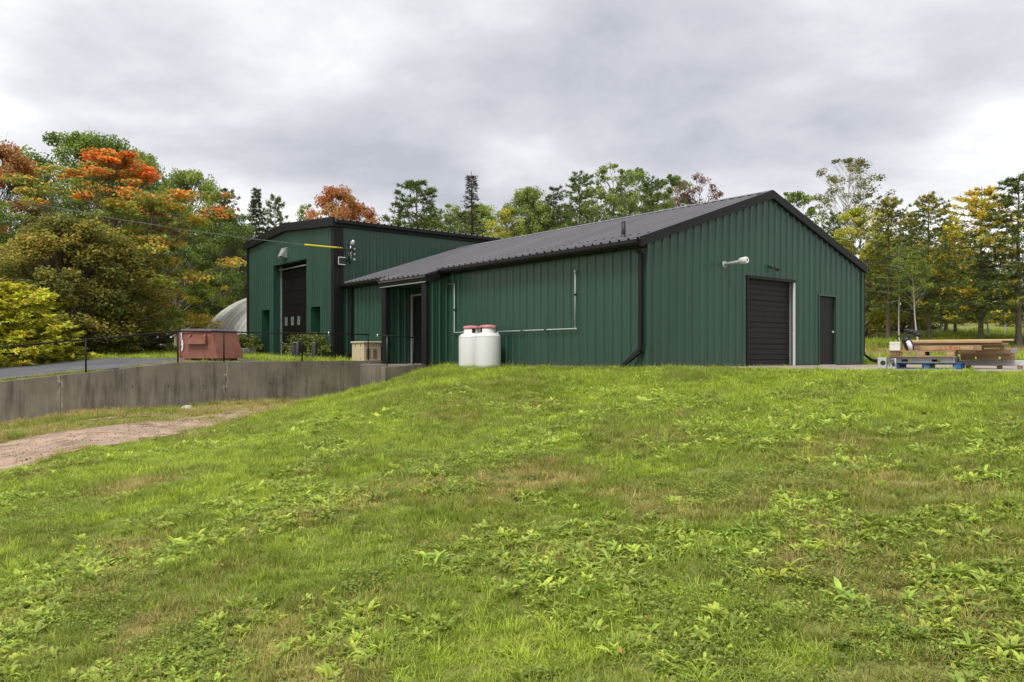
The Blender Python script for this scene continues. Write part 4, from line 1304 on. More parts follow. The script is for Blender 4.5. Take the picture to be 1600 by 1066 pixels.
def broadleaf(seed, H, Rr, base, nclump, per, leaf, palette, prof=None, r0=0.16, shell=0.55, flat=0.62, crad=0.22, limb=1.0, lean=0.0, wood_n=5):
    """trunk+limbs mesh, crown mesh (leaf sized faces in clumps)"""
    g = np.random.default_rng(seed)
    tp = trunk_path(H * 0.92, g, 0.05, lean=lean)
    paths = [(tp, r0 * (1 - np.linspace(0, 1, len(tp)) * 0.93) * np.r_[1.35, np.ones(len(tp) - 1)])]
    Cs, Ls, As, Ns, Kc = [], [], [], [], []
    ph = g.uniform(0, 6.28, 4); am = g.uniform(0.06, 0.2, 4)
    for i in range(nclump):
        h = base + (1 - base) * (g.random() ** 0.85)
        hh = (h - base) / (1 - base)
        rr = prof(hh) if prof else math.sqrt(max(0.02, 1 - (2 * hh ** 0.8 - 0.9) ** 2 / 1.25))
        q = g.uniform(0, 6.28)
        lob = 1 + sum(am[j] * math.sin((j + 2) * q + ph[j] + 3 * hh) for j in range(4))
        rad = Rr * rr * lob * (shell + (1 - shell) * g.random()) if g.random() < .8 else Rr * rr * lob * g.random()
        tx = np.array([np.interp(h * H, tp[:, 2], tp[:, 0]), np.interp(h * H, tp[:, 2], tp[:, 1])])
        c = np.array([tx[0] + rad * math.cos(q), tx[1] + rad * math.sin(q), h * H])
        cr = Rr * crad * g.uniform(0.6, 1.3) * (0.55 + 0.45 * rr)
        z0 = max(H * base * 0.55, c[2] - rad * g.uniform(0.5, 0.95) - 0.06 * H)
        z0 = min(z0, H * 0.9)
        p0 = np.array([np.interp(z0, tp[:, 2], tp[:, 0]), np.interp(z0, tp[:, 2], tp[:, 1]), z0])
        k = 6
        path = curve(p0, c, -0.06 * rad, k, g, 0.04 * Rr / 3)
        rb = (r0 * 0.28 * (1 - z0 / H) + 0.012) * limb
        paths.append((path, np.linspace(rb, 0.008 * limb, k)))
        for _ in range(2):
            e = c + g.normal(0, 1, 3) * cr * np.array([.8, .8, .5])
            paths.append((curve(path[3], e, 0.0, 4, g, 0.03), np.linspace(0.014, 0.004, 4) * limb))
        m = int(per * g.uniform(0.6, 1.3))
        d = unit(g.normal(0, 1, (m, 3))) * (g.random((m, 1)) ** 0.42)
        d[:, 2] *= flat
        pts = c + d * cr
        outw = unit(np.c_[pts[:, :2] - tx[None], (pts[:, 2:] - h * H * 0.9) * 0.6])
        nr = unit(unit(d) * 0.5 + outw * 0.4 + np.array([[0, 0, 0.9]]) + g.normal(0, .55, (m, 3)))
        ax = unit(outw + g.normal(0, .7, (m, 3)) + np.array([[0, 0, -0.35]]))
        Cs.append(pts); Ns.append(nr); As.append(ax)
        Ls.append(leaf * g.uniform(0.6, 1.35, m))
        Kc.append(palette(g, np.clip((pts[:, 2] / H - base) / (1 - base), 0, 1), np.linalg.norm(pts[:, :2] - tx, axis=1) / Rr, g.random(), m))
    C = np.concatenate(Cs); A_ = np.concatenate(As); Nn = np.concatenate(Ns); Ln = np.concatenate(Ls); K = np.concatenate(Kc)
    v, f = leaf_quads(C, A_, Nn, Ln, Ln * g.uniform(0.6, 0.85, len(Ln)))
    wv, wf = tubes(paths, wood_n)
    return (wv, wf), (v, f, np.repeat(K, 4, 0))


def conifer(seed, H, Rr, base, palette, whorl=0.42, nbr=5, tufts=9, needle=0.2, nper=8, up=0.25, droop=0.0, taper=0.75, r0=0.15, ragged=0.3, nw=0.035, topdense=1.0, dead=0, spray=0.75):
    """straight trunk, whorls of limbs, needle tufts along each limb"""
    g = np.random.default_rng(seed)
    tp = trunk_path(H, g, 0.02)
    paths = [(tp, np.maximum(0.012, r0 * (1 - np.linspace(0, 1, len(tp)) * 0.95)) * np.r_[1.3, np.ones(len(tp) - 1)])]
    TC, TD, TK, TS_ = [], [], [], []
    z = base * H
    while z < H * 0.985:
        hh = (z - base * H) / (H * (1 - base))
        env = (1 - hh) ** taper * (0.72 + 0.28 * min(1, hh * 5))
        nb = max(3, int(nbr * (0.75 + 0.5 * g.random())))
        q0 = g.uniform(0, 6.28)
        kc = g.random()
        for b in range(nb):
            q = q0 + b * 6.283 / nb + g.normal(0, .25)
            ln = max(0.25, Rr * env * (1 + g.normal(0, ragged)))
            zz_ = z + g.normal(0, whorl * .25)
            zz_ = min(zz_, H * .98)
            p0 = np.array([np.interp(zz_, tp[:, 2], tp[:, 0]), np.interp(zz_, tp[:, 2], tp[:, 1]), zz_])
            el = up * (0.4 + 0.9 * hh) - droop * (1 - hh) + g.normal(0, .1)
            p1 = p0 + ln * np.array([math.cos(q) * math.cos(el), math.sin(q) * math.cos(el), math.sin(el)])
            path = curve(p0, p1, -0.05 * ln * (1 if up > 0 else -1), 6, g, 0.015 * ln)
            paths.append((path, np.linspace(0.008 + 0.012 * ln, 0.005, 6)))
            nt_ = max(2, int(tufts * (0.35 + ln / Rr)))
            t = 1 - g.random(nt_) ** 1.3 * 0.78
            base_p = np.stack([np.interp(t * 5, np.arange(6), path[:, a]) for a in range(3)], 1)
            side = np.array([-math.sin(q), math.cos(q), 0])
            off = (g.normal(0, 1, (nt_, 1)) * side[None]) * (ln * 0.20 * (1.15 - t))[:, None] + g.normal(0, .05, (nt_, 3)) * ln * .5
            dirn = unit(np.array([math.cos(q), math.sin(q), 0.35 if up > 0 else -0.2])[None] + off * 1.2 / max(ln, .3) + g.normal(0, .25, (nt_, 3)))
            TC.append(base_p + off); TD.append(dirn); TS_.append(np.full(nt_, 1.0))
            TK.append(palette(g, np.full(nt_, hh), t, kc * .5 + g.random() * .5, nt_))
        z += whorl * g.uniform(0.75, 1.25) * (1 - 0.45 * hh)
    # dead lower stubs
    for _ in range(dead):
        zz_ = g.uniform(0.08, base) * H; q = g.uniform(0, 6.28); ln = g.uniform(.3, .9)
        p0 = np.array([np.interp(zz_, tp[:, 2], tp[:, 0]), np.interp(zz_, tp[:, 2], tp[:, 1]), zz_])
        paths.append((curve(p0, p0 + ln * np.array([math.cos(q), math.sin(q), g.normal(0, .2)]), -0.05, 4, g, .03), np.linspace(.014, .004, 4)))
    C = np.concatenate(TC); D = np.concatenate(TD); K = np.concatenate(TK)
    n = len(C)
    rep = np.repeat(np.arange(n), nper)
    d = unit(D[rep] + g.normal(0, spray, (n * nper, 3)))
    ln = needle * g.uniform(0.6, 1.3, n * nper)
    cc = C[rep] + d * (ln * .45)[:, None]
    v, f = leaf_quads(cc, d, unit(g.normal(0, 1, (n * nper, 3)) + np.array([[0, 0, .8]])), ln, nw * g.uniform(.7, 1.3, n * nper), 0.1)
    kk = K[rep] * g.uniform(.75, 1.25, (n * nper, 1))
    wv, wf = tubes(paths, 5)
    return (wv, wf), (v, f, np.repeat(kk, 4, 0))


def mixpal(stops, jit=0.22, hue=0.06):
    """leaf colours: fn(g,h,r,clump) picks a blend among own-colour stops"""
    st_ = np.array(stops, float)
    def f(g, h, r, cl, m):
        t = np.clip(g.normal(cl, .16, m), 0, .999) * (len(st_) - 1)
        i = t.astype(int); fr = (t - i)[:, None]
        c = st_[i] * (1 - fr) + st_[np.minimum(i + 1, len(st_) - 1)] * fr
        return np.clip(c * g.uniform(1 - jit, 1 + jit, (m, 1)) * (1 + g.normal(0, hue, (m, 3))), 0, 1)
    return f


def autumn(green, fire, lo=0.45, hi=0.9, tip=0.35):
    """green leaves turning at the top of the tree and at the tips"""
    G = mixpal(green); Fi = mixpal(fire)
    def f(g, h, r, cl, m):
        a = G(g, h, r, cl, m); b = Fi(g, h, r, g.random(), m)
        t = np.clip((h - lo) / (hi - lo), 0, 1) + tip * np.clip(r - .62, 0, 1) * 1.6 + (cl - .5) * .8
        k = (g.random(m) < np.clip(t, 0, 1))[:, None]
        return np.where(k, b, a)
    return f


gr_dark = [(.05, .085, .022), (.085, .125, .03), (.12, .16, .035)]
gr_mid = [(.085, .125, .028), (.13, .185, .038), (.19, .245, .058)]
gr_light = [(.13, .175, .045), (.20, .255, .065), (.27, .32, .09)]
olive = [(.13, .125, .03), (.21, .19, .04), (.28, .225, .05)]
yel = [(.21, .235, .04), (.32, .32, .05), (.40, .36, .065)]
fire = [(.58, .16, .055), (.68, .27, .065), (.60, .38, .075)]
gold = [(.34, .28, .045), (.46, .36, .055), (.40, .36, .07)]
redb = [(.27, .11, .055), (.36, .155, .06), (.30, .19, .07)]
purp = [(.16, .09, .085), (.22, .125, .11), (.19, .15, .10)]
pine_g = [(.07, .105, .035), (.11, .15, .04), (.165, .19, .045)]
pine_d = [(.042, .065, .028), (.068, .095, .033), (.10, .125, .038)]
pine_y = [(.13, .155, .034), (.24, .22, .036), (.40, .30, .035)]
cedar_ = [(.24, .25, .035), (.37, .36, .05), (.48, .44, .08)]
spru_g = [(.07, .09, .04), (.10, .12, .05), (.12, .14, .055)]

PROTO = {}


def proto(key, wood_leaf, wood_mat, leaf_mat_):
    (wv, wf), (v, f, k) = wood_leaf
    wm = mesh_np('trunk', wv, wf, smooth=True); wm.materials.append(M[wood_mat])
    lm = mesh_np('crown', v, f, k); lm.materials.append(M[leaf_mat_])
    PROTO[key] = (wm, lm, float(v[:, 2].max()), float(np.percentile(np.abs(v[:, 0]), 97)))


proto('maple', broadleaf(1, 10, 4.6, 0.14, 230, 166, 0.152, mixpal(gr_mid), crad=.2), 'bark', 'leaf')
proto('maple2', broadleaf(2, 10, 4.2, 0.2, 170, 166, 0.160, mixpal(gr_light), crad=.2), 'bark', 'leaf')
proto('fire', broadleaf(3, 10, 4.6, 0.10, 210, 140, 0.144, autumn(gr_light[:2] + yel, fire, .66, 1.02, .22), crad=.15, flat=.42, shell=.45, prof=lambda h: (.85 + .25 * math.sin(h * 19)) * math.sqrt(max(.03, 1 - (1.75 * h - .72) ** 2))), 'bark', 'leaf')
proto('olive', broadleaf(4, 7, 3.2, 0.04, 330, 166, 0.136, mixpal([(.11, .125, .03)] + olive), crad=.2, shell=.6, flat=.7), 'bark', 'leaf')
proto('gold_maple', broadleaf(33, 9, 3.6, 0.12, 120, 120, .15, autumn(gr_mid[1:] + yel, fire[1:], .95, 1.4, .55), crad=.17, flat=.38, shell=.5, prof=lambda h: (.85 + .25 * math.sin(h * 17)) * math.sqrt(max(.03, 1 - (1.75 * h - .65) ** 2))), 'bark', 'leaf')
proto('redtree', broadleaf(5, 10, 3.6, 0.2, 150, 140, 0.160, mixpal(redb), crad=.2), 'bark', 'leaf')
proto('thin', broadleaf(6, 12, 3.2, 0.25, 90, 96, 0.160, mixpal(gr_light), crad=.18, shell=.5, r0=.13), 'bark', 'leaf')
proto('thin2', broadleaf(16, 12, 3.0, 0.2, 110, 105, 0.160, mixpal(gr_mid), crad=.18, shell=.5, r0=.13), 'birch', 'leaf')
proto('aspen', broadleaf(7, 12, 2.9, 0.35, 115, 59, 0.136, mixpal([(.10, .11, .04), (.13, .13, .05), (.19, .17, .06)]), crad=.17, shell=.55, r0=.12), 'birch', 'leaf')
proto('purple', broadleaf(8, 10, 3.0, 0.25, 90, 56, 0.152, mixpal(purp), crad=.18, shell=.6), 'barkd', 'leaf')
proto('yellow', broadleaf(9, 8, 2.8, 0.06, 150, 140, 0.136, mixpal(yel), crad=.21), 'bark', 'leaf')
proto('cedar', conifer(10, 4.2, 1.9, 0.02, mixpal(cedar_, .3), whorl=.17, nbr=9, tufts=13, needle=.20, nper=8, up=.45, taper=.5, nw=.06, spray=.55, r0=.1), 'bark', 'needle')
proto('pine', conifer(11, 12, 3.2, 0.22, mixpal(pine_g), whorl=.55, nbr=6, tufts=19, needle=.24, nper=9, up=.28, taper=.62, nw=.045, dead=14, ragged=.3), 'bark', 'needle')
proto('pine_b', conifer(12, 12, 3.0, 0.2, mixpal(pine_d), whorl=.55, nbr=6, tufts=14, needle=.25, nper=9, up=.34, taper=.62, nw=.045, dead=14, ragged=.35), 'bark', 'needle')
proto('pine_gold', conifer(13, 11, 3.4, 0.15, autumn(pine_g + pine_y[:1], gold, .1, .9, .8), whorl=.5, nbr=6, tufts=20, needle=.24, nper=10, up=.26, taper=.55, nw=.05, dead=16, ragged=.28), 'bark', 'needle')
proto('pine_mix', conifer(14, 11, 2.6, 0.26, autumn(pine_g, [(.25, .21, .045), (.32, .27, .05)], .3, 1.5, .35), whorl=.5, nbr=6, tufts=16, needle=.23, nper=9, up=.3, taper=.55, nw=.045, dead=18), 'bark', 'needle')
proto('pine_wide', conifer(15, 9, 3.4, 0.15, mixpal(pine_g), whorl=.62, nbr=6, tufts=20, needle=.24, nper=10, up=.24, taper=.75, nw=.04, ragged=.22), 'bark', 'needle')
proto('spruce', conifer(17, 12, 2.3, 0.06, mixpal(spru_g), whorl=.36, nbr=7, tufts=13, needle=.2, nper=8, up=-.1, droop=.3, taper=.85, nw=.05), 'barkd', 'needle')
proto('spire', conifer(18, 12, 1.6, 0.1, mixpal([(.07, .075, .045), (.10, .10, .06)]), whorl=.3, nbr=6, tufts=11, needle=.16, nper=5, up=-.05, droop=.2, taper=1.0, nw=.03), 'barkd', 'needle')
proto('sapling', conifer(19, 8, 1.5, 0.55, mixpal(pine_g), whorl=.4, nbr=4, tufts=7, needle=.22, nper=7, up=.3, nw=.04, r0=.05, dead=6), 'birch', 'needle')
proto('birch', broadleaf(20, 9, 1.7, 0.5, 60, 131, 0.120, mixpal(gr_mid + yel[:1]), crad=.3, r0=.085, lean=0.07, limb=.3), 'birch', 'leaf')
proto('juniper', broadleaf(21, 1.3, 1.05, 0.12, 120, 80, .085, mixpal([(.06, .085, .018), (.10, .13, .026), (.15, .17, .04)]), crad=.26, r0=.05, flat=.7), 'bark', 'needle')
proto('bush', broadleaf(22, 1.8, 1.4, 0.06, 90, 70, .12, mixpal(gr_mid + olive), crad=.26, r0=.05), 'bark', 'leaf')

trng = random.Random(5)


def tree(name, key, px, depth, ytop, wpx, label, group, cat='tree', sink=0.1, rot=None):
    wm, lm, h0, r0 = PROTO[key]
    x = at(px, depth); z0 = zgf(x, depth) - sink
    H = zpx(ytop, depth) - z0
    W_ = wpx * depth / 1247.0 / 2
    t = empty(name, (x, depth, z0), trng.uniform(0, 6.28) if rot is None else rot)
    s = W_ / r0
    t.scale = (s, s, H / h0)
    tag(t, label, cat, group)
    a = bpy.data.objects.new('trunk', wm); COL.objects.link(a); a.parent = t
    b = bpy.data.objects.new('crown', lm); COL.objects.link(b); b.parent = t
    return t


GL = 'trees beyond the road on the left'
GM = 'trees rising behind the buildings'
GR = 'trees behind the concrete apron'
LEFT = [
    ('maple_tree', 'maple', 130, 53, 205, 250, 'tall green tree towering behind the orange maple'),
    ('maple_tree', 'maple2', 215, 56, 232, 120, 'green tree crown just right of the orange maple top'),
    ('oak_tree', 'redtree', 0, 47, 222, 150, 'reddish brown tree at the upper left edge'),
    ('maple_tree', 'fire', 172, 39, 234, 300, 'big maple with fiery orange red top and green skirts'),
    ('maple_tree', 'olive', 112, 33.5, 338, 190, 'dense round olive brown tree in front of the orange maple'),
    ('maple_tree', 'gold_maple', 240, 41, 300, 140, 'yellow green maple with orange branch tips above the dumpster'),
    ('cedar_tree', 'cedar', 22, 29.5, 438, 165, 'feathery yellow green cedar at the left edge beside the road'),
    ('maple_tree', 'maple2', 300, 57, 264, 120, 'light green tree between the orange maple and the tall building'),
    ('pine_tree', 'pine_b', 352, 60, 290, 110, 'dark pine just left of the tall building roof'),
    ('maple_tree', 'maple', 350, 52, 322, 120, 'round green tree above the arched steel hut'),
    ('spruce_tree', 'spruce', 398, 64, 292, 75, 'pointed dark spruce behind the left end of the tall roof'),
    ('pine_tree', 'pine', 430, 66, 302, 80, 'small pine top just above the tall roof peak'),
    ('pine_tree', 'pine', 262, 62, 275, 100, 'slim pine behind the right edge of the orange maple'),
    ('oak_tree', 'yellow', 318, 51, 425, 90, 'low yellow brown tree in the shade left of the hut'),
    ('maple_tree', 'thin2', 275, 50, 350, 110, 'thin trunked green tree left of the hut'),
    ('spruce_tree', 'spruce', 235, 52, 380, 90, 'dark spruce in the gap below the orange maple'),
    ('maple_tree', 'maple', -90, 40, 260, 220, 'green tree mostly cut off at the left edge behind the cedar'),
]
for (nm, key, px, d, yt, wp_, lb) in LEFT:
    tree(nm, key, px, d, yt, wp_, lb, GL, rot=4.1 if key == 'fire' else None)
tree('juniper_bush', 'cedar', 103, 30.5, 538, 62, 'small yellow green bush at the edge of the road', GL, 'bush')
tree('juniper_bush', 'bush', 160, 34, 525, 100, 'dark low bush under the dense olive tree', GL, 'bush')
tree('juniper_bush', 'bush', 235, 42, 528, 100, 'dark low bush at the far edge of the grass', GL, 'bush')
MID = [
    ('maple_tree', 'thin', 480, 68, 318, 73, 'small green tree top left of the red tree'),
    ('oak_tree', 'redtree', 527, 63, 290, 96, 'rusty red autumn tree above the tall roof'),
    ('oak_tree', 'redtree', 560, 70, 318, 85, 'smaller brown red tree leaning out right of the rusty tree'),
    ('pine_tree', 'pine_wide', 650, 59, 278, 183, 'broad layered pine standing clear above the tall roof'),
    ('maple_tree', 'thin', 700, 67, 318, 109, 'loose green tree between the layered pine and the bare spire'),
    ('spruce_tree', 'spire', 738, 62, 272, 84, 'thin half bare spruce spire'),
    ('maple_tree', 'maple2', 752, 68, 318, 91, 'green tree just right of the spruce spire'),
    ('maple_tree', 'thin', 610, 70, 350, 85, 'low green tree left of the layered pine'),
    ('maple_tree', 'yellow', 790, 60, 322, 91, 'bright yellow green bushy tree behind the roof joint'),
    ('maple_tree', 'maple2', 826, 63, 292, 103, 'pale green rounded tree right of the yellow green one'),
    ('pine_tree', 'pine_b', 866, 62, 288, 115, 'dark ragged pine above the middle of the long roof'),
    ('pine_tree', 'pine', 905, 60, 266, 109, 'olive pine rising above the middle of the long roof'),
    ('aspen_tree', 'thin', 955, 65, 256, 122, 'tall light green aspen, highest above the long roof'),
    ('aspen_tree', 'thin2', 992, 67, 262, 91, 'light green aspen with pale stem beside the highest aspen'),
    ('pine_tree', 'pine', 1018, 60, 274, 91, 'olive pine above the long roof near the black vent pipe'),
    ('maple_tree', 'thin2', 1052, 65, 272, 82, 'narrow green tree left of the purple tree'),
    ('oak_tree', 'purple', 1092, 62, 270, 109, 'sparse purple brown tree near the roof ridge'),
    ('maple_tree', 'maple', 672, 74, 338, 109, 'low dark green tree behind the layered pine'),
    ('maple_tree', 'thin2', 725, 72, 330, 97, 'low green tree under the spruce spire'),
    ('maple_tree', 'maple', 850, 74, 322, 115, 'low green tree filling the gap left of the olive pine'),
    ('maple_tree', 'thin', 930, 74, 290, 115, 'loose green tree filling the gap right of the olive pine'),
    ('pine_tree', 'pine', 975, 72, 300, 109, 'low olive pine under the two aspens'),
    ('maple_tree', 'thin', 1035, 74, 300, 109, 'loose green tree low behind the roof vent'),
]
for (nm, key, px, d, yt, wp_, lb) in MID:
    tree(nm, key, px, d, yt, wp_, lb, GM)
RIGHT = [
    ('maple_tree', 'thin2', 1240, 48, 298, 97, 'olive green tree behind the gable slope'),
    ('aspen_tree', 'aspen', 1320, 52, 247, 128, 'tall sparse aspen, highest tree right of the gable'),
    ('maple_tree', 'yellow', 1348, 47, 322, 126, 'yellow green tree below the tall sparse aspen'),
    ('pine_tree', 'pine', 1302, 50, 330, 90, 'green pine half hidden by the gable roof'),
    ('pine_tree', 'pine_mix', 1388, 43, 305, 100, 'brown tinged pine with grey trunk nearest the building'),
    ('pine_tree', 'pine', 1425, 49, 330, 95, 'green pine between two brown tinged pines'),
    ('pine_tree', 'pine_mix', 1452, 43, 300, 95, 'brown tinged pine with trunk above the black bag'),
    ('pine_tree', 'pine_gold', 1532, 42.5, 290, 166, 'golden yellow pine over the timber pile'),
    ('pine_tree', 'pine_gold', 1492, 47, 350, 100, 'smaller golden pine behind the golden yellow one'),
    ('pine_tree', 'pine', 1592, 41, 268, 161, 'large green pine at the right edge'),
    ('pine_tree', 'pine_b', 1660, 43, 280, 141, 'dark pine mostly cut off by the right edge'),
    ('birch_tree', 'birch', 1436, 40.5, 390, 69, 'leaning white birch behind the black bag'),
    ('pine_tree', 'sapling', 1405, 41.5, 380, 60, 'slim pale trunked tree beside the brown tinged pine'),
    ('birch_tree', 'birch', 1547, 44.5, 400, 57, 'thin straight white birch behind the timber pile'),
    ('pine_tree', 'sapling', 1570, 47, 380, 60, 'slim pale trunked tree behind the right end of the timbers'),
    ('pine_tree', 'sapling', 1470, 48, 390, 70, 'slim tree in the dark between two pines'),
    ('maple_tree', 'yellow', 1412, 52, 372, 110, 'yellow green tree filling the gap behind the brown tinged pine'),
    ('pine_tree', 'pine', 1478, 51, 340, 96, 'green pine filling the gap left of the golden pine'),
]
for (nm, key, px, d, yt, wp_, lb) in RIGHT:
    tree(nm, key, px, d, yt, wp_, lb, GR)

# shrubs in concrete planters before the tall building
for px, d, yt, wp_, lb, pl in ((492, 31.6, 518, 76, 'bushy juniper shrub in a planter right of the tall door', (478, 512)), (382, 35.5, 521, 48, 'dark juniper shrub in a planter left of the tall door', (374, 398))):
    x = at(px, d); z0 = zgf(x, d)
    pe = empty('planter', (at((pl[0] + pl[1]) / 2, d - 0.2), d - 0.2, z0), TH)
    tag(pe, 'grey concrete planter box holding the ' + ('bushy' if px > 450 else 'dark') + ' juniper shrub', 'planter')
    hw = (pl[1] - pl[0]) * d / 1247 / 2
    MB().cbox(-hw, hw, -0.3, 0.3, 0, 0.34, 0.02).build('planter_box', M['planter'], pe)
    tree('juniper_shrub', 'juniper', px, d, yt, wp_, lb, 'juniper shrubs by the tall building', 'shrub')

# the closed wood behind: one mass
def forest(name, spots, label, seed):
    g = np.random.default_rng(seed)
    V = []; Fq = []; K = []; b = 0
    srcs = [conifer(60 + i, 11, 2.6, .03, mixpal(pine_d), whorl=.6, nbr=6, tufts=7, needle=.42, nper=6, up=.05, droop=.12, taper=.6, nw=.11, r0=.14) for i in range(3)]
    for (x, y, h) in spots:
        (wv, wf), (v, f, k) = srcs[g.integers(3)]
        q = g.uniform(0, 6.28); c, s_ = math.cos(q), math.sin(q)
        sc_ = h / 11.0
        Rm = np.array([[c, -s_, 0], [s_, c, 0], [0, 0, 1]])
        off = np.array([x, y, zgf(x, y) - 0.1])
        for vv, ff, kk in ((v, f, k), (wv, wf, np.tile(np.array([[.07, .058, .048]]), (len(wv), 1)))):
            V.append((vv * sc_) @ Rm.T + off); Fq.append(ff + b); K.append(kk); b += len(vv)
    me = mesh_np(name, np.concatenate(V), np.concatenate(Fq), np.concatenate(K))
    o = link_mesh(name, me, M['needle']); tag(o, label, 'forest', kind='stuff')


fr_ = np.random.default_rng(77)
spots = [(at(px, d), d, h) for px, d, h in zip(np.linspace(1230, 1720, 44) + fr_.normal(0, 8, 44), fr_.uniform(54, 68, 44), fr_.uniform(3.5, 6.5, 44))]
forest('forest', spots, 'dark closed wood behind the pine trunks', 1)
spots = [(at(px, d), d, h) for px, d, h in zip(np.linspace(-120, 460, 22) + fr_.normal(0, 8, 22), fr_.uniform(60, 74, 22), fr_.uniform(8, 11, 22))]
forest('forest', spots, 'dark closed wood behind the trees across the road', 2)
#@@GRASS
# ================================================================== GRASS AND WEEDS
def blades(seed, n, rad, l0, l1, w0, lean=0.5, segs=3, curl=0.5):
    """one tuft of blades; point attribute bl varies the colour blade by blade"""
    g = np.random.default_rng(seed)
    V = []; Fq = []; BL = []; b = 0
    for i in range(n):
        r_ = rad * math.sqrt(g.random()); q = g.uniform(0, 6.28)
        p = np.array([r_ * math.cos(q), r_ * math.sin(q), -0.006])
        a = q + g.normal(0, 1.2)
        ln = g.uniform(l0, l1); wd = w0 * g.uniform(.7, 1.3)
        el = R(90) - abs(g.normal(lean, .35))
        side = np.array([-math.sin(a), math.cos(a), 0]) * wd * .5
        bl = g.normal(0, .13)
        for s in range(segs + 1):
            t = s / segs
            k = 1 - t ** 1.6 * .92
            V += [p - side * k, p + side * k]; BL += [bl, bl]
            p = p + ln / segs * np.array([math.cos(a) * math.cos(el), math.sin(a) * math.cos(el), math.sin(el)])
            el -= curl / segs * g.uniform(.5, 1.6)
        for s in range(segs):
            Fq.append((b + 2 * s, b + 2 * s + 1, b + 2 * s + 3, b + 2 * s + 2))
        b += 2 * (segs + 1)
    return np.array(V), np.array(Fq), np.array(BL)


def rosette(seed, n, l0, l1, w0, el0, el1, ruff=0.0, rad=0.015):
    """weed: leaves arching from one crown"""
    g = np.random.default_rng(seed)
    V = []; Fq = []; BL = []; b = 0
    for i in range(n):
        a = i * 2.4 + g.normal(0, .4); ln = g.uniform(l0, l1); wd = w0 * g.uniform(.7, 1.25)
        el = g.uniform(el0, el1); q = g.uniform(0, 6.28)
        p = np.array([rad * g.random() * math.cos(q), rad * g.random() * math.sin(q), 0.0])
        bl = g.normal(0, .16)
        segs = 5
        prof = [.18, .6, .95, 1.0, .7, .06]
        for s in range(segs + 1):
            side = np.array([-math.sin(a), math.cos(a), 0]); up_ = np.array([-math.cos(a) * math.sin(el), -math.sin(a) * math.sin(el), math.cos(el)])
            k = prof[s] * wd * .5 * (1 + (ruff * g.normal(0, 1) if 0 < s < segs else 0))
            V += [p - side * k + up_ * k * .45, p, p + side * k + up_ * k * .45]; BL += [bl, bl - .05, bl]
            p = p + ln / segs * np.array([math.cos(a) * math.cos(el), math.sin(a) * math.cos(el), math.sin(el)])
            el -= g.uniform(.08, .34)
        for s in range(segs):
            o = b + 3 * s
            Fq += [(o, o + 1, o + 4, o + 3), (o + 1, o + 2, o + 5, o + 4)]
        b += 3 * (segs + 1)
    return np.array(V), np.array(Fq), np.array(BL)


def clover(seed, n, rad, sz):
    g = np.random.default_rng(seed)
    c = np.stack([g.normal(0, rad * .5, n), g.normal(0, rad * .5, n), g.uniform(.015, .055, n)], 1)
    v, f = leaf_quads(c, unit(np.c_[g.normal(0, 1, (n, 2)), g.normal(0, .2, n)]), unit(g.normal(0, .35, (n, 3)) + np.array([[0, 0, 1]])), sz * g.uniform(.6, 1.3, n), sz * g.uniform(.5, 1.0, n), .2)
    return v, f, np.repeat(g.normal(0, .14, n), 4)


def make_protos(cname, arrs, mat):
    c = bpy.data.collections.new(cname)
    for i, (v, f, bl) in enumerate(arrs):
        me = mesh_np('tuft', v, f)
        a = me.attributes.new('bl', 'FLOAT', 'POINT'); a.data.foreach_set('value', bl.astype(np.float32))
        me.materials.append(mat)
        o = bpy.data.objects.new(f'{cname}_{i:02d}', me)
        c.objects.link(o)
    return c


def scatter(name, coll, pts, rot, scl, idx, tint, shade, label, cat, mat):
    me = bpy.data.meshes.new(name)
    me.vertices.add(len(pts)); me.vertices.foreach_set('co', np.asarray(pts, np.float32).ravel())
    for nm, tp, val in (('rot', 'FLOAT_VECTOR', rot), ('scl', 'FLOAT', scl), ('idx', 'INT', idx), ('tint', 'FLOAT', tint), ('shade', 'FLOAT', shade)):
        a = me.attributes.new(nm, tp, 'POINT')
        if tp == 'FLOAT_VECTOR': a.data.foreach_set('vector', np.asarray(val, np.float32).ravel())
        else: a.data.foreach_set('value', np.asarray(val, np.int32 if tp == 'INT' else np.float32))
    o = bpy.data.objects.new(name, me); COL.objects.link(o)
    me.materials.append(mat)
    tag(o, label, cat, kind='stuff')
    ng = bpy.data.node_groups.new(name, 'GeometryNodeTree')
    ng.interface.new_socket('Geometry', in_out='INPUT', socket_type='NodeSocketGeometry')
    ng.interface.new_socket('Geometry', in_out='OUTPUT', socket_type='NodeSocketGeometry')
    gi = ng.nodes.new('NodeGroupInput'); go = ng.nodes.new('NodeGroupOutput')
    ci = ng.nodes.new('GeometryNodeCollectionInfo'); ci.inputs['Collection'].default_value = coll
    ci.inputs['Separate Children'].default_value = True; ci.inputs['Reset Children'].default_value = True
    ip = ng.nodes.new('GeometryNodeInstanceOnPoints')
    ip.inputs['Pick Instance'].default_value = True
    def na(nm, tp):
        n = ng.nodes.new('GeometryNodeInputNamedAttribute'); n.data_type = tp; n.inputs['Name'].default_value = nm
        return n.outputs['Attribute']
    e2r = ng.nodes.new('FunctionNodeEulerToRotation')
    ng.links.new(na('rot', 'FLOAT_VECTOR'), e2r.inputs[0])
    ng.links.new(gi.outputs[0], ip.inputs['Points'])
    ng.links.new(ci.outputs[0], ip.inputs['Instance'])
    ng.links.new(e2r.outputs[0], ip.inputs['Rotation'])
    ng.links.new(na('scl', 'FLOAT'), ip.inputs['Scale'])
    ng.links.new(na('idx', 'INT'), ip.inputs['Instance Index'])
    ng.links.new(ip.outputs[0], go.inputs[0])
    md = o.modifiers.new('scatter', 'NODES'); md.node_group = ng
    return o


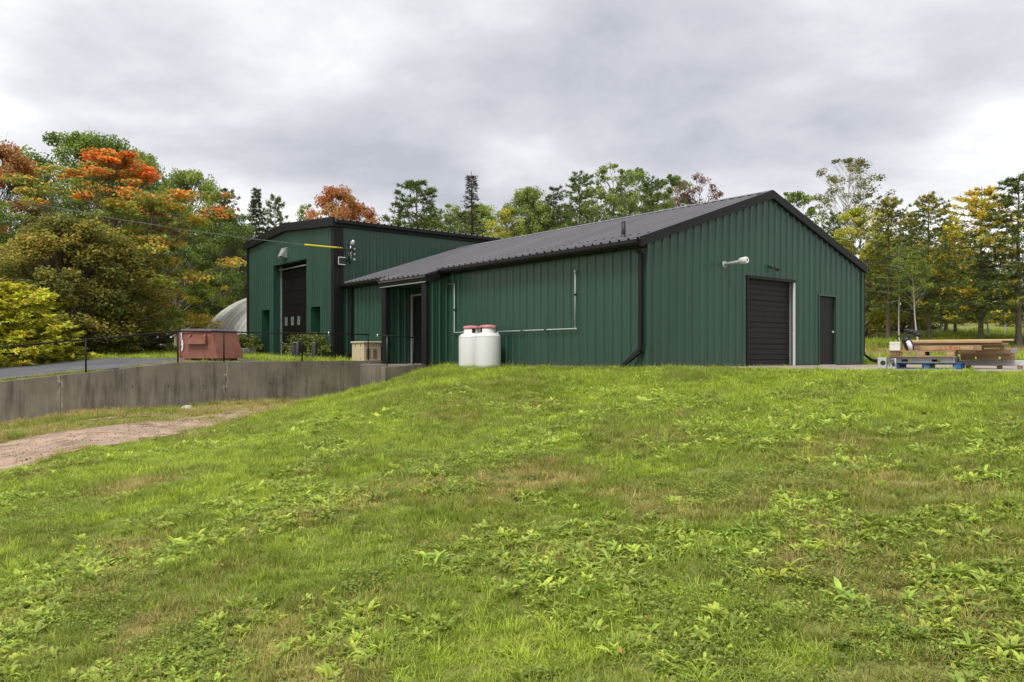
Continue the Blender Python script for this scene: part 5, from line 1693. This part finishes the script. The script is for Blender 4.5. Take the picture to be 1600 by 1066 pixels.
def poly_mask(x, y, L_, R_):
    """inside the band between two boundary lines given by rising y"""
    poly = np.array(L_ + R_[::-1]); n = len(poly)
    ins = np.zeros(len(x), bool); j = n - 1
    for i in range(n):
        xi, yi = poly[i]; xj, yj = poly[j]
        c = ((yi > y) != (yj > y)) & (x < (xj - xi) * (y - yi) / (yj - yi + 1e-12) + xi)
        ins ^= c; j = i
    return ins


def allowed(x, y, g):
    X, Y = w2b(x, y)
    ok = ~((X > -15.3) & (X < 0.06) & (Y > -0.10) & (Y < 10.4))
    ok &= ~((X > -12.35) & (X < -8.4) & (Y > -1.28))
    ok &= ~((X > -8.97) & (X < -8.43) & (Y > -2.33))
    ok &= ~((X > -12.32) & (X < -11.98))
    ok &= ~((X > -24.2) & (X < -15.1) & (Y > -0.7) & (Y < 14))
    ok &= ~((X > 0.0) & (X < 17.0) & (Y > 0.72 + 0.12 * vnoise(X * 2, Y * 0, 3)) & (Y < 11.4))
    ok &= ~((X < -12.6) & (X > -21.6 + np.clip((Y + 12) * .33, 0, 2.8)) & (Y < -3.6))
    dirt = poly_mask(x + (fbm(x * 2, y * 2, 91, 3) - .5) * 1.1, y + (fbm(x * 2, y * 2, 95, 3) - .5) * 1.1, DIRT_L, DIRT_R)
    ok &= ~(dirt & (g.random(len(x)) > 0.010 + 0.5 * sstep(18.2, 22.0, y)))
    ok &= ~(poly_mask(x, y, [(12.5, 38.0), (20, 40.5), (30, 42)], [(12.5, 33.6), (20, 35.0), (24, 37.0)]) & (g.random(len(x)) > 0.15))
    ok &= ~((np.abs(x - b2w(-29.4, 5)[0]) < 4) & (np.abs(y - b2w(-29.4, 5)[1]) < 4))
    return ok


def sample(d0, d1, dens, seed, half=0.78, pxr=None):
    """random ground points in the fan in front of the camera between two depths"""
    g = np.random.default_rng(seed)
    a0, a1 = (-half, half) if pxr is None else pxr
    n = int(dens * (a1 - a0) * (d1 * d1 - d0 * d0) / 2)
    d = np.sqrt(g.uniform(d0 * d0, d1 * d1, n))
    x = g.uniform(a0, a1, n) * d
    k = allowed(x, d, g)
    return x[k], d[k], g


def lush(x, y):
    """0 straw .. 1 bright: patchy lawn"""
    X, Y = w2b(x, y)
    n_ = fbm(x * .55 + 3, y * .55, 41, 4) * .62 + fbm(x * 2.3, y * 2.3, 43, 3) * .38
    t = 0.62 + (n_ - .5) * 2.1
    near = sstep(-9, -0.5, Y)
    t = t + 0.20 * near                                        # taller, greener growth by the wall
    dry = sstep(.52, .66, fbm(x * .8 + 20, y * .8 + 5, 47, 4))
    t = t - 0.30 * dry * (1 - .6 * near)
    t = t + 0.10 * sstep(-2, -6, x) * sstep(8, 16, y)
    trk = (x < x_edge(y) + 0.2) & (X > -12) & (y > 12)
    t = np.where(trk, 0.03 + 0.42 * sstep(.48, .66, fbm(x * .5, y * 1.5, 49, 3)), t)
    return np.clip(t, 0.02, 0.98)


C_lawn = make_protos('lawn_tuft', [blades(100 + i, 34, .075, .035, .085, .0055, .75, 3, .8) for i in range(6)], M['grass'])
C_long = make_protos('long_tuft', [blades(120 + i, 30, .06, .09, .20, .0065, .5, 4, 1.0) for i in range(5)], M['grass'])
C_weed = make_protos('weed_rosette', [rosette(140 + i, 11 + i % 5, .05, .11, .021, .25, 1.05, .35, .05) for i in range(5)] +
                     [rosette(150 + i, 9 + i % 4, .08, .15, .028, .55, 1.3, .18, .04) for i in range(4)], M['weed'])
C_clov = make_protos('clover_patch', [clover(160 + i, 70, .13, .024) for i in range(4)], M['weed'])


def field(name, coll, nidx, parts, label, cat, mat, smin, smax, tfun, shade=(.62, 1.3)):
    P, S, T = [], [], []
    seed = sum(ord(c) for c in name)
    for k, (d0, d1, dens, sc_, pxr) in enumerate(parts):
        x, y, g = sample(d0, d1, dens, seed + k, pxr=pxr)
        keep, t = tfun(x, y, g)
        x, y, t = x[keep], y[keep], t[keep]
        P.append(np.stack([x, y, zg(x, y)], 1)); T.append(t)
        S.append(sc_ * g.uniform(smin, smax, len(x)))
    P = np.concatenate(P); S = np.concatenate(S); T = np.concatenate(T)
    g = np.random.default_rng(seed + 99)
    n = len(P)
    rot = np.stack([g.normal(0, .12, n), g.normal(0, .12, n), g.uniform(0, 6.28, n)], 1)
    print(name, n)
    return scatter(name, coll, P, rot, S, g.integers(0, nidx, n), T, g.uniform(shade[0], shade[1], n), label, cat, mat)


def t_lawn(x, y, g):
    t = np.clip(lush(x, y) + g.normal(0, .10, len(x)), 0, 1)
    bare = sstep(.64, .72, fbm(x * 1.1 + 7, y * 1.1, 53, 3))
    X, Y = w2b(x, y)
    bare = np.maximum(bare * .4, np.where((x < x_edge(y) - .2) & (X > -12) & (y > 12), .35, 0))
    return g.random(len(x)) > bare, t


def t_long(x, y, g):
    X, Y = w2b(x, y)
    m = sstep(.50, .68, fbm(x * .9 + 31, y * .9, 57, 3)) * .55 + sstep(-4.0, -.6, Y) * (Y < .8) * np.where(X > .5, .25, .9) + (y > 24) * 1.0 + sstep(.3, .0, np.abs(x - x_edge(y))) * (y > 11) * .8
    return g.random(len(x)) < m, np.clip(lush(x, y) + .06 + g.normal(0, .12, len(x)), 0, 1)


def weedmask(x, y):
    a = fbm(x * .75 + 11, y * .75 + 2, 61, 3)
    b = fbm(x * 2.4, y * 2.4, 63, 2)
    right = sstep(-1.5, 3.0, x) * .07 + .02 * sstep(9, 4, y)
    return sstep(.51, .65, a * .65 + b * .35 + right)


def t_weed(x, y, g):
    X, Y = w2b(x, y)
    ok = (x > x_edge(y) + .3)
    return (g.random(len(x)) < weedmask(x, y) * (1 - .75 * sstep(-5, -1, Y)) * .95 + .006) & ok, np.clip(.55 + g.normal(0, .2, len(x)) + .15 * (vnoise(x * 1.2, y * 1.2, 67) - .5), 0, 1)


def t_clov(x, y, g):
    ok = (x > x_edge(y) + .3)
    return (g.random(len(x)) < sstep(.55, .68, fbm(x * .9 + 51, y * .9, 71, 3)) * .9) & ok, np.clip(.40 + g.normal(0, .14, len(x)), 0, 1)


field('grass', C_lawn, 6, [(1.6, 6.5, 330, 1.0, None), (6.5, 11, 260, 1.1, None), (11, 18, 150, 1.35, None), (18, 27, 80, 1.75, None), (27, 40, 14, 2.6, (-.75, -.2))],
      'short patchy lawn grass covering the slope', 'grass', M['grass'], .75, 1.25, t_lawn)
field('tall_grass', C_long, 5, [(1.6, 8, 60, .8, None), (8, 14, 60, .85, None), (14, 22, 60, 1.05, None), (22, 27, 30, 1.2, None), (27, 52, 20, 2.8, (.40, .75)), (27, 40, 10, 1.6, (-.75, -.2))],
      'longer grass tufts growing along the wall and in the lawn', 'grass', M['grass'], .7, 1.3, t_long)
field('weeds', C_weed, 9, [(1.6, 7, 360, .66, None), (7, 13, 240, .78, None), (13, 20, 80, 1.0, None)],
      'broadleaf weeds growing in patches across the lawn', 'weeds', M['weed'], .5, 1.4, t_weed, (.75, 1.35))
field('clover', C_clov, 4, [(1.6, 8, 60, .9, None), (8, 14, 40, 1.0, None)],
      'low clover patches among the lawn grass', 'clover', M['weed'], .7, 1.3, t_clov, (.7, 1.05))

# stones on the bare track
def pebble(seed):
    g = np.random.default_rng(seed)
    a = np.array([[0, 0, 1], [1, 0, 0], [0, 1, 0], [-1, 0, 0], [0, -1, 0], [0, 0, -1.0]]) * g.uniform(.6, 1.2, (6, 1)) + g.normal(0, .12, (6, 3))
    f = np.array([(0, 1, 2), (0, 2, 3), (0, 3, 4), (0, 4, 1), (5, 2, 1), (5, 3, 2), (5, 4, 3), (5, 1, 4)])
    return a * np.array([1, .8, .55]) * .02, f, np.zeros(6)


M['stone'] = grass_mat('stone', [(0.0, (.16, .10, .07)), (.5, (.33, .25, .19)), (1.0, (.48, .43, .38))], 0.0, .2)
C_peb = make_protos('pebble', [pebble(200 + i) for i in range(4)], M['stone'])
g_ = np.random.default_rng(301)
n_ = 26000
x_ = g_.uniform(-15, -6.5, n_); y_ = g_.uniform(9, 23, n_)
k_ = poly_mask(x_, y_, DIRT_L, DIRT_R) & (g_.random(n_) < .25 + .75 * sstep(.4, .65, fbm(x_ * 1.3, y_ * 1.3, 311, 3)))
x_, y_ = x_[k_], y_[k_]; n_ = len(x_)
scatter('gravel', C_peb, np.stack([x_, y_, zg(x_, y_) + .032], 1), g_.uniform(0, 6.28, (n_, 3)), .35 + 1.1 * g_.random(n_) ** 3, g_.integers(0, 4, n_), g_.random(n_), g_.uniform(.7, 1.1, n_),
        'small stones scattered over the bare dirt track', 'gravel', M['stone'])

# larger leafy clumps that stand out of the lawn
def clump(px, py, n, sc_, pal, label, tall=False):
    x, y = hit(px, py)
    g = np.random.default_rng(px)
    o = empty('weed_clump', (x, y, zgf(x, y))); tag(o, label, 'weed', 'leafy weed clumps standing out of the lawn')
    P_ = mixpal(pal, .12)
    for i in range(n):
        v, f, bl = rosette(px + i, 8, .09, .17, .034, .5 if tall else .2, 1.3 if tall else .8, .25, .03)
        c = np.repeat(P_(g, np.zeros(len(v) // 3), None, g.random(), len(v) // 3), 3, 0)
        me = mesh_np('rosette', v, f, c); me.materials.append(M['leaf'])
        r_ = bpy.data.objects.new('rosette', me); COL.objects.link(r_); r_.parent = o
        q = g.uniform(0, 6.28); d = .26 * math.sqrt(g.random()) * sc_ * (n > 2)
        dx_, dy_ = d * math.cos(q) * 1.4, d * math.sin(q)
        r_.location = (dx_, dy_, zgf(x + dx_, y + dy_) - zgf(x, y)); r_.scale = [sc_ * g.uniform(.8, 1.15)] * 3
        r_.rotation_euler = (0, 0, g.uniform(0, 6.28))


wl_ = [(.20, .30, .06), (.30, .40, .09), (.38, .46, .10)]
clump(262, 872, 9, .95, wl_, 'pale green leafy weed clump in the lower left of the lawn')
clump(655, 892, 3, 1.0, wl_, 'upright bright weed at the bottom centre of the lawn', True)
clump(1165, 845, 14, 1.05, wl_, 'wide bright weed clump below the garage door')
clump(1355, 955, 4, 1.0, wl_, 'tall leaved weed in the lower right of the lawn', True)
clump(1225, 905, 5, .9, [(.30, .36, .06), (.42, .46, .08)], 'yellowish weed clump between the wide clump and the right corner', True)
clump(945, 870, 5, .9, wl_, 'weed clump in the middle of the lower lawn', True)
clump(1280, 692, 6, .9, [(.34, .38, .06), (.45, .46, .08)], 'yellow green weed clump higher up the slope below the person door')

# one rounded pale stone by the foot of the wall and a tuft on the track
x, y = hit(292, 641)
g = np.random.default_rng(5)
th = np.linspace(0, math.pi, 8); ph = np.linspace(0, 2 * math.pi, 13)[:-1]
V_ = [(0, 0, .09)]; 
vs_ = np.array([[math.sin(a) * math.cos(b), math.sin(a) * math.sin(b), math.cos(a)] for a in th for b in ph]) * (1 + .12 * g.normal(0, 1, (96, 1)))
fs_ = [(i * 12 + j, i * 12 + (j + 1) % 12, (i + 1) * 12 + (j + 1) % 12, (i + 1) * 12 + j) for i in range(7) for j in range(12)]
M['rock'] = pm('pale_rock', (.5, .47, .42), .9, 0, .2, 8, bump=.4)
o = link_mesh('stone', mesh_np('stone', vs_ * np.array([.17, .13, .09]), fs_, smooth=True), M['rock'])
o.location = (x, y, zgf(x, y) + .05); tag(o, 'single pale stone lying at the foot of the retaining wall', 'stone')
x, y = hit(28, 684)
v, f, bl = blades(333, 260, .26, .14, .30, .009, .45, 4, .9)
c = np.repeat(mixpal([(.14, .22, .04), (.22, .30, .05)])(g, None, None, .5, len(v) // 10), 10, 0)
o = link_mesh('grass_tuft', mesh_np('grass_tuft', v, f, c), M['leaf'])
o.location = (x, y, zgf(x, y)); tag(o, 'bushy green grass tuft at the edge of the dirt track', 'grass tuft')

# a few fallen leaves
M['litter'] = grass_mat('fallen_leaf', [(0.0, (.30, .17, .07)), (.4, (.46, .30, .08)), (.7, (.62, .47, .10)), (1.0, (.55, .24, .09))], .25, .2)
C_lit = make_protos('fallen_leaf', [clover(400 + i, 2, .05, .036) for i in range(4)], M['litter'])
g_ = np.random.default_rng(401)
d_l = np.sqrt(g_.uniform(4, 400, 260)); x_ = g_.uniform(-.7, .7, 260) * d_l
k_ = allowed(x_, d_l, g_); x_, y_ = x_[k_], d_l[k_]; n_ = len(x_)
scatter('leaf_litter', C_lit, np.stack([x_, y_, zg(x_, y_) + .03], 1), np.c_[g_.normal(0, .3, (n_, 2)), g_.uniform(0, 6.28, n_)], g_.uniform(.6, 1.2, n_), g_.integers(0, 4, n_), g_.random(n_), g_.uniform(.7, 1.1, n_),
        'scattered yellow and brown fallen leaves on the lawn', 'leaf litter', M['litter'])
